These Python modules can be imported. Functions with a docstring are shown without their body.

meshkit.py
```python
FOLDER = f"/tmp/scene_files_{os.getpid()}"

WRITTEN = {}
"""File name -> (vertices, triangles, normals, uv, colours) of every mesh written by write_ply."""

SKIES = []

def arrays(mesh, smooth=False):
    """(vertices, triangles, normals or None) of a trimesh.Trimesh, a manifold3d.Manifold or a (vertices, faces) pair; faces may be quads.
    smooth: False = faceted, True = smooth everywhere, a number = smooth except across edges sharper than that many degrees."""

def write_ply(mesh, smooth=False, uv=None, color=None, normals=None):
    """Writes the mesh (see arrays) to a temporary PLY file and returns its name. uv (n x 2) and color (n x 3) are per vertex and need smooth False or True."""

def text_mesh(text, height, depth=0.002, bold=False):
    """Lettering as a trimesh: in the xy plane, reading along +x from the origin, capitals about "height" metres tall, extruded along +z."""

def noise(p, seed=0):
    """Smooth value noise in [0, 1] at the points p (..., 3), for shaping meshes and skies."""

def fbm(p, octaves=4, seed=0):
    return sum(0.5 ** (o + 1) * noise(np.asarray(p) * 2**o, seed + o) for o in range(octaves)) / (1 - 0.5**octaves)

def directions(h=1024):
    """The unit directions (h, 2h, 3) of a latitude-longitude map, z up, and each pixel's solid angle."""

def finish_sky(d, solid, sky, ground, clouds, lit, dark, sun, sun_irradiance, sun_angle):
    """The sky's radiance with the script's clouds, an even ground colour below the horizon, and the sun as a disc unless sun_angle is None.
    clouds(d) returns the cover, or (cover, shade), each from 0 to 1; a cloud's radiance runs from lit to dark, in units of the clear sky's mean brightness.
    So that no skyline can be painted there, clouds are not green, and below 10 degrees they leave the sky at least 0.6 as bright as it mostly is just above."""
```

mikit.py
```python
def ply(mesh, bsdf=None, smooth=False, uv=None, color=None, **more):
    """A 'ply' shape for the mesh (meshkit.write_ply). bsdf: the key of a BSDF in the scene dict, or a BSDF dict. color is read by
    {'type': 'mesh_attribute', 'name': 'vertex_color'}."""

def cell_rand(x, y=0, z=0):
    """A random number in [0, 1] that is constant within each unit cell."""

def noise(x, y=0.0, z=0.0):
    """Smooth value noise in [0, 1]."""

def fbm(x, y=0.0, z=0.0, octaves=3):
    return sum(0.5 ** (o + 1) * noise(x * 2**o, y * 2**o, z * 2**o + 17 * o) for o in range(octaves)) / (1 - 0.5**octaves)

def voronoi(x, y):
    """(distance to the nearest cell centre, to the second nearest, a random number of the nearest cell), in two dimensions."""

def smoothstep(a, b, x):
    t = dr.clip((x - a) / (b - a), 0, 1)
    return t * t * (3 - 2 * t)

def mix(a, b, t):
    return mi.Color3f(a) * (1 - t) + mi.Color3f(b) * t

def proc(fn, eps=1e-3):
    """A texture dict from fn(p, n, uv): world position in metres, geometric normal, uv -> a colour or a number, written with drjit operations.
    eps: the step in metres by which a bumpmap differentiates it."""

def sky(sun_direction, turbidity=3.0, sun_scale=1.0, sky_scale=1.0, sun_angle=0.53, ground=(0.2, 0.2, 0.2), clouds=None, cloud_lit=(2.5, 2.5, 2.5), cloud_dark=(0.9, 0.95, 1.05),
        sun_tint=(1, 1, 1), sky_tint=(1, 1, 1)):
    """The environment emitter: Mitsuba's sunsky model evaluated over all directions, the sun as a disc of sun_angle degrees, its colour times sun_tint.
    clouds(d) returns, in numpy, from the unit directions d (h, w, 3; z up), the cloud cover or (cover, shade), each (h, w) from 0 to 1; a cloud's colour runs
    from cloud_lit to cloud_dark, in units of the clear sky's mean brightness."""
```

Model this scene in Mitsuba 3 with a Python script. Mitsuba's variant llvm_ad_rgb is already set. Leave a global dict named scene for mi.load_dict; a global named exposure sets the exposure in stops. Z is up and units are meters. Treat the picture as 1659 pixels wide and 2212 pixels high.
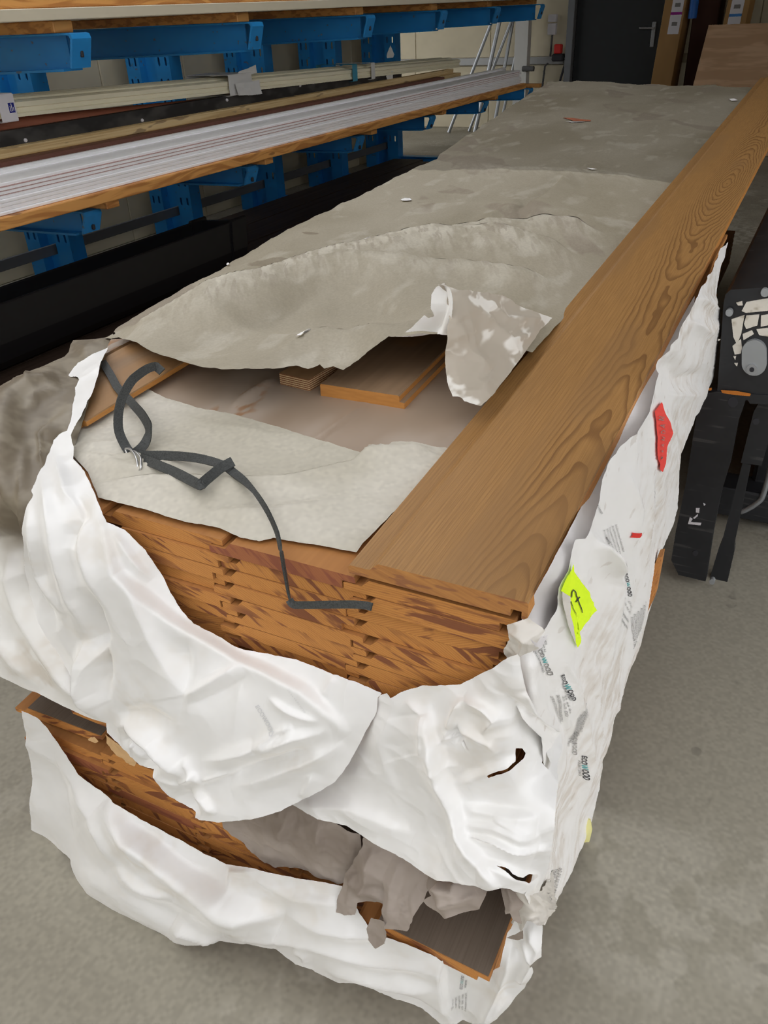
import math, random
import numpy as np, trimesh, shapely
import mitsuba as mi, drjit as dr
import mikit, meshkit
from mikit import noise as mn, fbm as mf, smoothstep as ss, mix, cell_rand, proc
from scipy.interpolate import RBFInterpolator, LinearNDInterpolator
from scipy.spatial import Delaunay
T = mi.ScalarTransform4f
scene, labels = {}, {}
# ------------------------------------------------------------------ camera
W, H, F, CH = 1659, 2212, 1750.0, 1.3
def _rot(yaw, pitch, roll):
    cy, sy = np.cos(yaw), np.sin(yaw)
    fw = np.array([-sy*np.cos(pitch), cy*np.cos(pitch), -np.sin(pitch)])
    rt = np.array([cy, sy, 0]); dn = np.cross(fw, rt)
    return np.array([rt*np.cos(roll)+dn*np.sin(roll), -rt*np.sin(roll)+dn*np.cos(roll), fw])
R = _rot(*np.radians([28.3, 31.46, 2.6])); CAM = np.array([0, 0, CH])
scene['camera'] = {'type': 'perspective', 'fov_axis': 'x', 'fov': math.degrees(2*math.atan(W/2/F)), 'near_clip': 0.02, 'far_clip': 200,
    'to_world': T().look_at(origin=CAM.tolist(), target=(CAM+R[2]).tolist(), up=(-R[1]).tolist())}
# ------------------------------------------------------------------ daylight: overcast sky through the open hall front (behind the viewer)
exposure = 3.32
scene['sky'] = mikit.sky([0.5, -0.7, 0.6], turbidity=5, sun_scale=0.0, sky_scale=1.0, ground=(0.25, 0.25, 0.25),
    clouds=lambda d: (np.ones(d.shape[:2]), 0.25*meshkit.fbm(d*3, 3, 5)), cloud_lit=(1.6, 1.6, 1.62), cloud_dark=(1.0, 1.0, 1.02))
# ------------------------------------------------------------------ frames: the packs lie a touch askew and tilted in the hall
TH, TAU, V0 = math.radians(-0.387), 0.03925, 0.6
E1 = np.array([math.sin(TH), math.cos(TH), 0]); E2 = np.array([math.cos(TH), -math.sin(TH), 0])
def inv(u, v=None, w=None):
    q = np.asarray(u, float) if v is None else np.array([u, v, w], float)
    return q[..., :1]*E2 + q[..., 1:2]*E1 + (q[..., 2:]+TAU*(q[..., 1:2]-V0))*np.array([0, 0, 1.0])
def toS(p):
    p = np.asarray(p, float); u = p@E2; v = p@E1
    return np.stack([u, v, p[..., 2]-TAU*(v-V0)], -1)
def ray(px, py): return R.T@np.array([px-W/2, py-H/2, F])/F
def at(px, py, k, val):          # the point seen at a pixel that lies on a given plane
    r = ray(px, py)
    if k in 'uvw':
        o, d = toS(CAM), toS(CAM+r)-toS(CAM); i = 'uvw'.index(k); t = (val-o[i])/d[i]
    else:
        i = 'xyz'.index(k); t = (val-CAM[i])/r[i]
    return CAM+r*t
def depth(px, py, k, val): return float((at(px, py, k, val)-CAM)@R[2])
# ------------------------------------------------------------------ scene helpers
def lab(key, label=None, cat=None, group=None, kind=None):
    d = {k: v for k, v in (('label', label), ('category', cat), ('group', group), ('kind', kind)) if v}
    if d: labels.setdefault(key, {}).update(d)
def num(key):
    if key not in USED: USED.add(key); return key
    i = 1
    while f'{key}_{i:03d}' in USED: i += 1
    k = f'{key}_{i:03d}'; USED.add(k); return k
USED = set()
def thing(name, label, cat, group=None):
    k = num(name); lab(k, label, cat, group); return k
def obj(name, mesh, bsdf, parent=None, label=None, cat=None, group=None, kind=None, smooth=False, **kw):
    k = num((parent+'__' if parent else '')+name)
    scene[k] = mikit.ply(mesh, bsdf, smooth=smooth, **kw)
    lab(k, label, cat, group, kind); return k
def struct(name, mesh, bsdf, parent=None, smooth=False):
    k = obj(name, mesh, bsdf, parent, smooth=smooth)
    if not parent: lab(k, kind='structure')
    return k
def cbox(lo, hi, c=0.0):
    lo, hi = np.minimum(lo, hi).astype(float), np.maximum(lo, hi).astype(float)
    if c <= 0:
        m = trimesh.creation.box(hi-lo); m.apply_translation((lo+hi)/2); return m
    c = min(c, *(0.45*(hi-lo))); P = []
    for a in range(3):
        for s in np.ndindex(2, 2, 2):
            q = np.where(np.array(s) == 1, hi, lo); e = np.where(np.array(s) == 1, -c, c); e[a] = 0; P.append(q+e)
    return trimesh.convex.convex_hull(np.array(P))
def cat(*ms): return trimesh.util.concatenate([trimesh.Trimesh(*m, process=False) if isinstance(m, tuple) else m for m in ms])
def extr(poly, a, b, axis=1):     # a profile polygon swept along an axis
    m = trimesh.creation.extrude_polygon(poly if hasattr(poly, 'exterior') else shapely.Polygon(poly), abs(b-a), engine='earcut')
    v = np.array(m.vertices); z = v[:, 2]+min(a, b)
    q = np.stack([v[:, 0], z, v[:, 1]], 1) if axis == 1 else np.stack([z, v[:, 0], v[:, 1]], 1) if axis == 0 else np.stack([v[:, 0], v[:, 1], z], 1)
    m = trimesh.Trimesh(q, m.faces, process=False); m.fix_normals(); return m
def tube(pts, r, n=10, cap=True):
    pts = np.asarray(pts, float); t = np.gradient(pts, axis=0); t /= np.linalg.norm(t, axis=1, keepdims=True)+1e-12
    a = np.cross(t[0], [0, 0, 1.0] if abs(t[0, 2]) < .9 else [1.0, 0, 0]); A = []
    for k in t:
        a = a-(a@k)*k; a /= np.linalg.norm(a); A.append(a.copy())
    A = np.array(A); B = np.cross(t, A); th = np.arange(n)*2*np.pi/n
    rr = np.broadcast_to(r, (len(pts),))[:, None, None]
    v = pts[:, None]+rr*(np.cos(th)[None, :, None]*A[:, None]+np.sin(th)[None, :, None]*B[:, None]); L = len(pts)
    f = [[i*n+j, i*n+(j+1) % n, (i+1)*n+(j+1) % n, (i+1)*n+j] for i in range(L-1) for j in range(n)]
    f = np.array(f); f = np.vstack([f[:, :3], f[:, [0, 2, 3]]]); v = v.reshape(-1, 3)
    if cap:
        v = np.vstack([v, pts[:1], pts[-1:]]); k = L*n
        f = np.vstack([f, [[(j+1) % n, j, k] for j in range(n)], [[(L-1)*n+j, (L-1)*n+(j+1) % n, k+1] for j in range(n)]])
    return trimesh.Trimesh(v, f, process=False)
def spline(pts, n):
    from scipy.interpolate import CubicSpline, PchipInterpolator
    pts = np.asarray(pts, float); s = np.r_[0, np.cumsum(np.linalg.norm(np.diff(pts, axis=0), axis=1))]
    return PchipInterpolator(s, pts)(np.linspace(0, s[-1], n))
def ribbon(pts, nrm, width, th=0.0012, n=60):
    P = spline(pts, n); N = spline(np.asarray(nrm, float)+np.arange(len(nrm))[:, None]*1e-6, n) if len(nrm) == len(pts) else np.repeat(np.asarray(nrm, float), n, 0)
    if len(nrm) == len(pts):
        s = np.r_[0, np.cumsum(np.linalg.norm(np.diff(pts, axis=0), axis=1))]; q = np.linspace(0, s[-1], n)
        N = np.stack([np.interp(q, s, np.asarray(nrm, float)[:, i]) for i in range(3)], 1)
    t = np.gradient(P, axis=0); t /= np.linalg.norm(t, axis=1, keepdims=True)
    S_ = np.cross(t, N); S_ /= np.linalg.norm(S_, axis=1, keepdims=True); N = np.cross(S_, t)
    wv = np.broadcast_to(width, (n,))[:, None]/2
    v = np.stack([P-S_*wv-N*th, P+S_*wv-N*th, P+S_*wv+N*th, P-S_*wv+N*th], 1).reshape(-1, 3)
    f = [[i*4+a, i*4+(a+1) % 4, i*4+4+(a+1) % 4, i*4+4+a] for i in range(n-1) for a in range(4)]+[[3, 2, 1, 0], [n*4-4, n*4-3, n*4-2, n*4-1]]
    return trimesh.Trimesh(*[np.asarray(x) for x in (v, np.vstack([np.array(f)[:, :3], np.array(f)[:, [0, 2, 3]]]))], process=False)
# ------------------------------------------------------------------ materials
def mat(key, base, rough=0.6, spec=0.5, **kw):
    b = {'type': 'proc', **proc(base)} if callable(base) else {'type': 'rgb', 'value': list(base)}
    d = {'type': 'principled', 'base_color': b, 'roughness': rough if not callable(rough) else proc(rough), 'specular': spec, **kw}
    scene[key] = {'type': 'twosided', 'bsdf': d}; return key
def C3(*c): return mi.Color3f(*c)
def f_film(p, n, uv):
    a = mf(p.x*9+3, p.y*9, p.z*9, 4); b = mf(p.x*40, p.y*40, p.z*40+5, 3)
    c = mix(C3(.745, .74, .725), C3(.58, .53, .45), .42*ss(.5, .72, a)*ss(.3, .65, b))
    return c*(0.97+.06*b)
def f_side(p, n, uv):
    a = mf(p.x*14+3, p.y*7+9, p.z*5, 4); b = mf(p.x*60, p.y*45, p.z*50+5, 3)
    c = mix(C3(.76, .75, .73), C3(.54, .48, .41), .65*ss(.42, .7, a)*ss(.25, .7, b))
    return mix(c, C3(.42, .36, .30), .3*ss(.68, .78, b))
def f_dust(p, n, uv):
    a = mf(p.x*3.1+7, p.y*2.3, p.z*3, 4); b = mf(p.x*22, p.y*13, p.z*22, 4); g = mn(p.x*330, p.y*330, p.z*330)
    c = mix(C3(.265, .232, .168), C3(.335, .30, .232), ss(.35, .65, a))
    c = mix(c, C3(.47, .44, .37), .4*ss(.55, .75, b))
    s = mf(p.x*5+p.y*3+20, p.y*4, 3., 3)
    c = mix(c, C3(.26, .22, .17), .8*ss(.655, .69, s)*ss(.3, .5, b))
    q = mf(p.x*60+p.y*40, p.x*14-p.y*20, p.z*30, 3); c = mix(c, C3(.52, .485, .405), uv.x*(.30+.5*ss(.35, .65, q)))  # uv.x lightens fold crests: rubbed film plus a painted highlight
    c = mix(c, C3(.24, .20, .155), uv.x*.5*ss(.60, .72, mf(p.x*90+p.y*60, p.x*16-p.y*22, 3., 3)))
    wb = .9*(mf(p.x*40, p.y*40, 9., 3)-.5)
    for sx, sy, rx, ry in ((-1.045, 1.485, .055, .030), (-1.10, 1.732, .022, .012), (-.985, 1.53, .012, .008)):
        c = mix(c, C3(.20, .165, .115), .75*ss(1.1, .95, dr.sqrt(dr.square((p.x-sx)/rx)+dr.square((p.y-sy)/ry))+wb))
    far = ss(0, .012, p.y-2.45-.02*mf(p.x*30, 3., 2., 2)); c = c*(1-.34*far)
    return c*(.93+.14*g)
def f_flapback(p, n, uv):
    a = mf(p.x*16+p.z*10, p.y*9, p.z*22, 4); b = mf(p.x*34, p.y*22, p.z*60+5, 3)
    c = mix(C3(.40, .355, .29), C3(.74, .72, .67), .8*ss(.52, .60, a)*ss(.40, .5, b))
    return c
def f_grey(p, n, uv):
    a = mf(p.x*6+1, p.y*5, p.z*5, 4); b = mn(p.x*210, p.y*210, p.z*210)
    return mix(C3(.44, .41, .335), C3(.53, .50, .43), ss(.35, .65, a))*(.93+.14*b)
def f_brownfilm(p, n, uv):
    a = mf(p.x*7+1, p.y*4, p.z*5, 4); b = mf(p.x*60, p.y*26, p.z*60, 3)
    c = mix(C3(.30, .225, .165), C3(.38, .31, .25), ss(.35, .65, a))
    return mix(c, C3(.30, .14, .05), .8*ss(.60, .70, a)*ss(.5, .62, b))
def f_paper(p, n, uv):
    a = mf(p.x*11, p.y*9, p.z*11+3, 4)
    return mix(C3(.27, .225, .19), C3(.36, .31, .27), ss(.35, .65, a))
def f_conc(p, n, uv):
    a = mf(p.x*1.3, p.y*1.3, 2., 5); b = mf(p.x*30, p.y*30, 5., 3); d = mf(p.x*2.7+40, p.y*2.2, 8., 5)
    c = mix(C3(.235, .215, .168), C3(.32, .298, .24), ss(.3, .7, a))
    c = mix(c, C3(.42, .395, .33), .6*ss(.56, .72, d)*ss(.4, .6, b))
    e = mn(p.x*150, p.y*150, 0.)
    c = mix(c, C3(.13, .12, .10), .4*ss(.86, .92, mn(p.x*17, p.y*17, 4.))*ss(.5, .7, b))
    return c*(.9+.2*e)
def _grain(seed, x, z):
    ang = (cell_rand(mi.Float(seed)*97, 3, 1)-.5)*1.5+.25
    s = x*dr.sin(ang)+z*dr.cos(ang); t = x*dr.cos(ang)-z*dr.sin(ang)
    return s, t
def f_wood_stack(p, n, uv):          # uv.x carries a number per board
    sd = uv.x; end = dr.abs(n.y) > .6
    s, t = _grain(sd, p.x, p.z)
    q = s*150+2.6*mf(t*12+sd*13, s*60, sd, 3)
    streak = mf(q*.9, t*19+sd*31, sd*7, 4); fine = mf(s*900, t*60, sd, 2); blot = mf(p.x*11+sd*17, p.z*40, sd*3, 3)
    red = cell_rand(sd*53, 7, 2)
    rg = s*330+1.5*mf(t*20, s*30, sd*5, 2); rg = rg-dr.floor(rg); c = mix(C3(.58, .265, .072), C3(.42, .165, .045), .55*fine+.45*ss(.3, .9, rg))
    k = ss(.50, .60, streak)*ss(.34, .52, blot+.16*(red-.35))
    c = mix(c, C3(.17, .055, .030), .85*k)
    c = mix(c, C3(.27, .085, .05), .75*ss(.93, .95, red))
    side = mix(C3(.42, .19, .06), C3(.33, .14, .045), mf(p.x*140, p.y*4, p.z*140, 3))
    return dr.select(end, c, side)
BX0, BX1 = -.361, -.166
def f_board(p, n, uv):               # flat-sawn face: rings cut at a shallow angle make arches
    end = dr.abs(n.y) > .75
    u, v = p.x+.0068*p.y, p.y
    h = 1-.0
    wob = .010*(mf(v*1.6, u*9, 3., 3)-.5)+.0035*(mf(v*9, u*30, 7., 3)-.5)
    xc = -.206+.012*dr.sin(v*2.1)
    hh = .014+.055*dr.abs(dr.sin(v*1.55-.55))+wob*2.2
    r = dr.sqrt(dr.square(u-xc+wob)+dr.square(hh))
    ring = r/.0042; fr = ring-dr.floor(ring)
    late = ss(.45, .93, fr)*(1-ss(.95, 1., fr))
    k = .25+.55*ss(.02, .0, dr.abs(u-xc)-.035)
    fine = mn(u*1500, v*25, 1.)
    c = mix(C3(.345, .183, .063), C3(.27, .138, .046), fine)
    c = mix(c, C3(.165, .078, .027), late*k)
    c = mix(c, C3(.26, .14, .055), .6*ss(.56, .7, mf(u*9, v*1.7, 5., 3)))
    ec = mix(C3(.50, .235, .07), C3(.33, .135, .045), mf((p.z+u*.35)*420, u*20, 3., 2))
    ec = mix(ec, C3(.25, .10, .05), .7*ss(.55, .65, mf(u*40, p.z*220, 5., 3)))
    edge = mix(C3(.52, .235, .062), C3(.42, .18, .045), mf(v*5, p.z*300, 5., 3))
    return dr.select(end, ec, dr.select(dr.abs(n.z) > .5, c, edge))
def f_pine(p, n, uv):
    a = mf(p.x*90, p.y*2.2, p.z*90, 3); b = mf(p.x*30, p.y*7+3, p.z*30, 3)
    return mix(mix(C3(.70, .53, .28), C3(.54, .37, .17), ss(.4, .65, a)), C3(.22, .14, .08), .7*ss(.68, .74, b))
def f_orange(p, n, uv):
    a = mf(p.x*30+2*mf(p.y*2, p.z*20, 1., 2), p.y*5, p.z*60+1.2*mf(p.y*3, 2., 3., 2)*6, 3); b = mn(p.x*20, p.y*9, p.z*40)
    c = mix(C3(.64, .315, .095), C3(.44, .185, .052), ss(.42, .64, a))
    return mix(c, C3(.14, .05, .02), .6*ss(.86, .93, b))
def f_ply(p, n, uv):
    a = mf(p.x*3+1.5*mf(p.z*5, p.x*2, 1., 3), p.z*26, 3., 4)
    return mix(C3(.60, .39, .24), C3(.49, .30, .17), ss(.35, .65, a))
def f_plyedge(p, n, uv):
    z = p.z*300; fr = z-dr.floor(z)
    top = mix(C3(.40, .24, .12), C3(.31, .18, .09), mf(p.x*60, p.y*12, 2., 3))
    return dr.select(dr.abs(n.z) > .6, top, mix(C3(.24, .10, .045), C3(.62, .45, .26), ss(.45, .55, fr)))
def f_blue(p, n, uv):
    a = mf(p.x*9, p.y*9, p.z*9, 4); b = mf(p.x*45, p.y*45, p.z*45, 3)
    c = mix(C3(.012, .20, .52), C3(.022, .26, .60), a)
    return mix(c, C3(.12, .10, .085), ss(.74, .80, b)*.7)
def f_black(p, n, uv):
    a = mf(p.x*14, p.y*14, p.z*14, 4); b = mf(p.x*6, p.y*90, p.z*120, 3)
    c = mix(C3(.010, .011, .013), C3(.022, .023, .026), a)
    return mix(c, C3(.11, .105, .10), .3*ss(.62, .76, b)*ss(.45, .6, a))
def f_blackwood(p, n, uv):
    a = mf(p.x*9, p.y*9, p.z*14, 4)
    return mix(C3(.022, .021, .021), C3(.055, .053, .05), ss(.4, .7, a))
def f_wall(p, n, uv):
    a = mf(p.x*.9, p.y*.9, p.z*1.3, 4); b = mf(p.x*8, p.y*8, p.z*8, 3)
    return mix(C3(.55, .49, .35), C3(.63, .57, .42), ss(.3, .7, a))*(.93+.12*b)
def f_card(p, n, uv): return mix(C3(.33, .19, .075), C3(.37, .215, .09), mf(p.x*20, p.y*20, p.z*4, 3))
def f_browngrey(p, n, uv):
    a = mf(p.x*500, p.y*18, 2., 3); return mix(C3(.115, .088, .066), C3(.155, .122, .095), a)
def f_neon(p, n, uv): return mix(C3(.72, .95, .02), C3(.62, .88, .015), mf(p.x*60, p.y*60, p.z*60, 3))
def f_aged(p, n, uv):
    t = mix(C3(.27, .175, .105), C3(.21, .135, .08), mf(p.x*160, p.y*7, 3., 3)); t = mix(t, C3(.33, .17, .06), .6*ss(.5, .7, mf(p.x*9, p.y*5, 3., 3)))
    return dr.select(dr.abs(n.z) > .7, t, mix(C3(.52, .235, .062), C3(.42, .18, .045), mf(p.x*60, p.y*60, p.z*300, 3)))
mat('m_aged', f_aged, .55, .35)
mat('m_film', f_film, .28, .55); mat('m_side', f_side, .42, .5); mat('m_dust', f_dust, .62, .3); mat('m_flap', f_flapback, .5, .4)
mat('m_white_film', (.86, .86, .855), .35, .5); mat('m_grey_film', f_grey, .5, .4); mat('m_brown_film', f_brownfilm, .42, .45); mat('m_paper', f_paper, .8, .2)
mat('m_conc', f_conc, .55, .35); mat('m_wood', f_wood_stack, .65, .3); mat('m_board', f_board, .42, .4); mat('m_pine', f_pine, .6, .3); mat('m_orange', f_orange, .5, .4)
mat('m_ply', f_ply, .65, .3); mat('m_plyedge', f_plyedge, .65, .3); mat('m_blue', f_blue, .42, .5); mat('m_black', f_black, .42, .5); mat('m_blackwood', f_blackwood, .5, .4)
mat('m_wall', f_wall, .6, .3); mat('m_card', f_card, .8, .2); mat('m_browngrey', f_browngrey, .5, .35); mat('m_neon', f_neon, .6, .3)
mat('m_lavender', (.60, .58, .575), .5, .4); mat('m_roof', (.20, .205, .21), .6, .3); mat('m_cream', (.76, .715, .53), .45, .4); mat('m_mdf', (.64, .585, .45), .7, .2); mat('m_white', (.88, .88, .89), .4, .5); mat('m_pink', (.50, .33, .30), .5, .4)
mat('m_maroon', (.17, .075, .055), .6, .3); mat('m_redbrown', (.30, .105, .06), .5, .4); mat('m_galv', (.42, .44, .46), .38, .5, metallic=.7); mat('m_rail', (.17, .18, .19), .5, .4, metallic=.3)
mat('m_gutter', (.012, .012, .014), .32, .5); mat('m_deck', lambda p, n, uv: mix(C3(.060, .038, .027), C3(.035, .022, .016), mf(p.x*60, p.y*2, p.z*60, 3)), .6, .3)
mat('m_door', (.014, .017, .018), .45, .5); mat('m_grey', (.42, .43, .43), .5, .4); mat('m_darkgrey', (.10, .10, .10), .6, .3); mat('m_steel', (.6, .6, .6), .3, .5, metallic=.9)
mat('m_red', (.62, .025, .02), .5, .4); mat('m_redtape', (.78, .075, .06), .4, .5); mat('m_ink', (.03, .03, .035), .6, .3); mat('m_teal', (.06, .30, .30), .6, .3); mat('m_inkgrey', (.20, .19, .18), .7, .2)
mat('m_label', (.66, .64, .66), .6, .3); mat('m_purple', (.30, .02, .24), .6, .3); mat('m_bluebar', (.05, .20, .50), .6, .3); mat('m_navy', (.02, .025, .20), .5, .3); mat('m_bluetape', (.05, .25, .36), .4, .4)
mat('m_strap', lambda p, n, uv: mix(C3(.025, .027, .026), C3(.055, .058, .056), mn(p.x*700, p.y*700, p.z*700)), .6, .4); mat('m_lemon', (.72, .68, .30), .6, .3); mat('m_lock', (.36, .38, .39), .4, .5, metallic=.4)
mat('m_sticker', lambda p, n, uv: mix(C3(.70, .66, .58), C3(.34, .29, .20), ss(.52, .66, mf(p.x*25, p.y*25, p.z*25, 4))), .6, .3); mat('m_rust', (.50, .17, .03), .8, .2)
mat('m_clear', (.62, .62, .60), .25, .6); mat('m_carton_dark', (.055, .022, .015), .7, .2); mat('m_blueobj', (.02, .12, .42), .5, .4); mat('m_fray', (.62, .40, .20), .8, .2)
scene['m_filmclear'] = {'type': 'twosided', 'bsdf': {'type': 'principled', 'base_color': {'type': 'rgb', 'value': [.60, .57, .52]}, 'roughness': .25, 'specular': .6}}
# ------------------------------------------------------------------ the hall
struct('floor', cbox((-12, -14.4, -.15), (14, 11.3, 0)), 'm_conc')
struct('light_cut_ceiling', cat(cbox((-1.3, .75, 3.3), (3.4, 11.3, 3.42)), cbox((-7.3, 4.2, 3.3), (-1.3, 11.3, 3.42))), 'm_roof')  # out of view; slab edges cut to shape the daylight
struct('sky_block_wall', cbox((-5, -9.4, 0), (3.0, -9, 7.0)), 'm_roof')  # added unseen wall behind the camera, blocks the low sky
def panelled(name, axis, pos, a, b, step, h0=.82):
    base = cbox((pos-.12, a, 0), (pos-.03, b, 3.4)) if axis == 'x' else cbox((a, pos+.03, 0), (b, pos+.12, 3.4))
    k = struct(name, base, 'm_wall')
    x = a
    while x < b-.05:
        e = min(x+step, b)-.006
        m = cbox((pos-.04, x, h0), (pos, e, 3.29), .006) if axis == 'x' else cbox((x, pos, h0), (e, pos+.04, 3.29), .006)
        struct('panel', m, 'm_wall', k)
        m = cbox((pos-.04, x, .002), (pos+.02, e, h0-.09), .004) if axis == 'x' else cbox((x, pos-.02, .002), (e, pos+.04, h0-.09), .004)
        struct('plinth_block', m, 'm_wall', k)
        x += step
    return k
panelled('wall_left', 'x', -4.35, -14, 8.6, .84)  # carried on unseen behind the camera to block sky on the left
panelled('wall_back', 'y', 11.0, -7.2, 8, 1.03, .80)
struct('wall_right', cbox((3.4, 4.6, 0), (3.6, 11.3, 3.4)), 'm_wall')  # out of view, stopped short so daylight comes in from the right
kick = cbox((-7.2, 10.93, .72), (-3.15, 11.0, .80), .006); struct('trim_001', kick, 'm_grey')
# ------------------------------------------------------------------ siding boards (profile: lip and bevel on the left, rebate under the right edge)
BW, BT, PITCH = .193, .0192, .178
def profile(w=BW, t=BT):
    return [(0, .002), (0, t*.44), (.004, t*.5), (.0225, t*.5), (.0315, t), (w-.0015, t), (w, t-.0015), (w, t*.56), (w-.0165, t*.56), (w-.0165, 0), (.0015, 0)]
def board_mesh(u0, w0, va, vb, wid=BW, t=BT, n=1):
    m = extr(profile(wid, t), va, vb); v = np.array(m.vertices); v[:, 0] += u0; v[:, 2] += w0
    return v, np.array(m.faces)
rng = random.Random(4)
def board(name, u0, w0, va, vb, seed, label, group, t=BT, wid=BW, mat_='m_wood', skew=0, parent=None):
    v, f = board_mesh(u0, w0, va, vb, wid, t)
    if skew:
        c, s = math.cos(skew), math.sin(skew); d = v[:, :2]-[u0+wid/2, va]; v[:, :2] = d@np.array([[c, s], [-s, c]])+[u0+wid/2, va]
    return obj(name, (inv(v), f), mat_, parent, label, 'board' if not parent else None, group, uv=np.tile([seed, .5], (len(v), 1)))
ROWS = 9; WT = .795
ords = ['top', 'second', 'third', 'fourth', 'fifth', 'sixth', 'seventh', 'eighth', 'ninth', 'tenth', 'eleventh', 'twelfth', 'thirteenth', 'fourteenth']
cols = ['right-hand', 'middle', 'left', 'far left']
tone = ['pale orange', 'red-streaked', 'dark reddish', 'amber', 'brown-streaked']
SEEN = {0: 3, 1: 3, 2: 3, 3: 3, 4: 3, 5: 3, 6: 2, 7: 2, 8: 2}
for r in range(ROWS):
    for c in range(SEEN[r]+(1 if r == 0 else 0)):
        u0 = -.367-c*PITCH+rng.uniform(-.002, .002)+.008*math.sin(r*1.7)-.003; sd = rng.random()
        board('siding_board', u0, WT-(r+1)*.0199, .600+rng.uniform(-.003, .004), 4.35 if c else 2.1, sd,
              f"siding board end, {ords[r]} row of upper pack, {cols[c]} in the torn opening", None)
# the rest of the upper pack, under the wrap
hid = []
for r in range(22):
    for c in range(5):
        if c == 4 and r > 18: continue
        if r < ROWS and c < SEEN[r]+(1 if r == 0 else 0): continue
        hid.append(board_mesh(-.374-c*PITCH, WT-(r+1)*.0199, .606, 4.35 if c else 2.1))
hm = cat(*hid)
obj('wrapped_boards', (inv(np.array(hm.vertices)), hm.faces), 'm_wood', None, 'bulk of the upper pack of siding boards, mostly under the torn wrap', 'boards', None, 'stuff', uv=np.tile([.31, .5], (len(hm.vertices), 1)))
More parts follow.
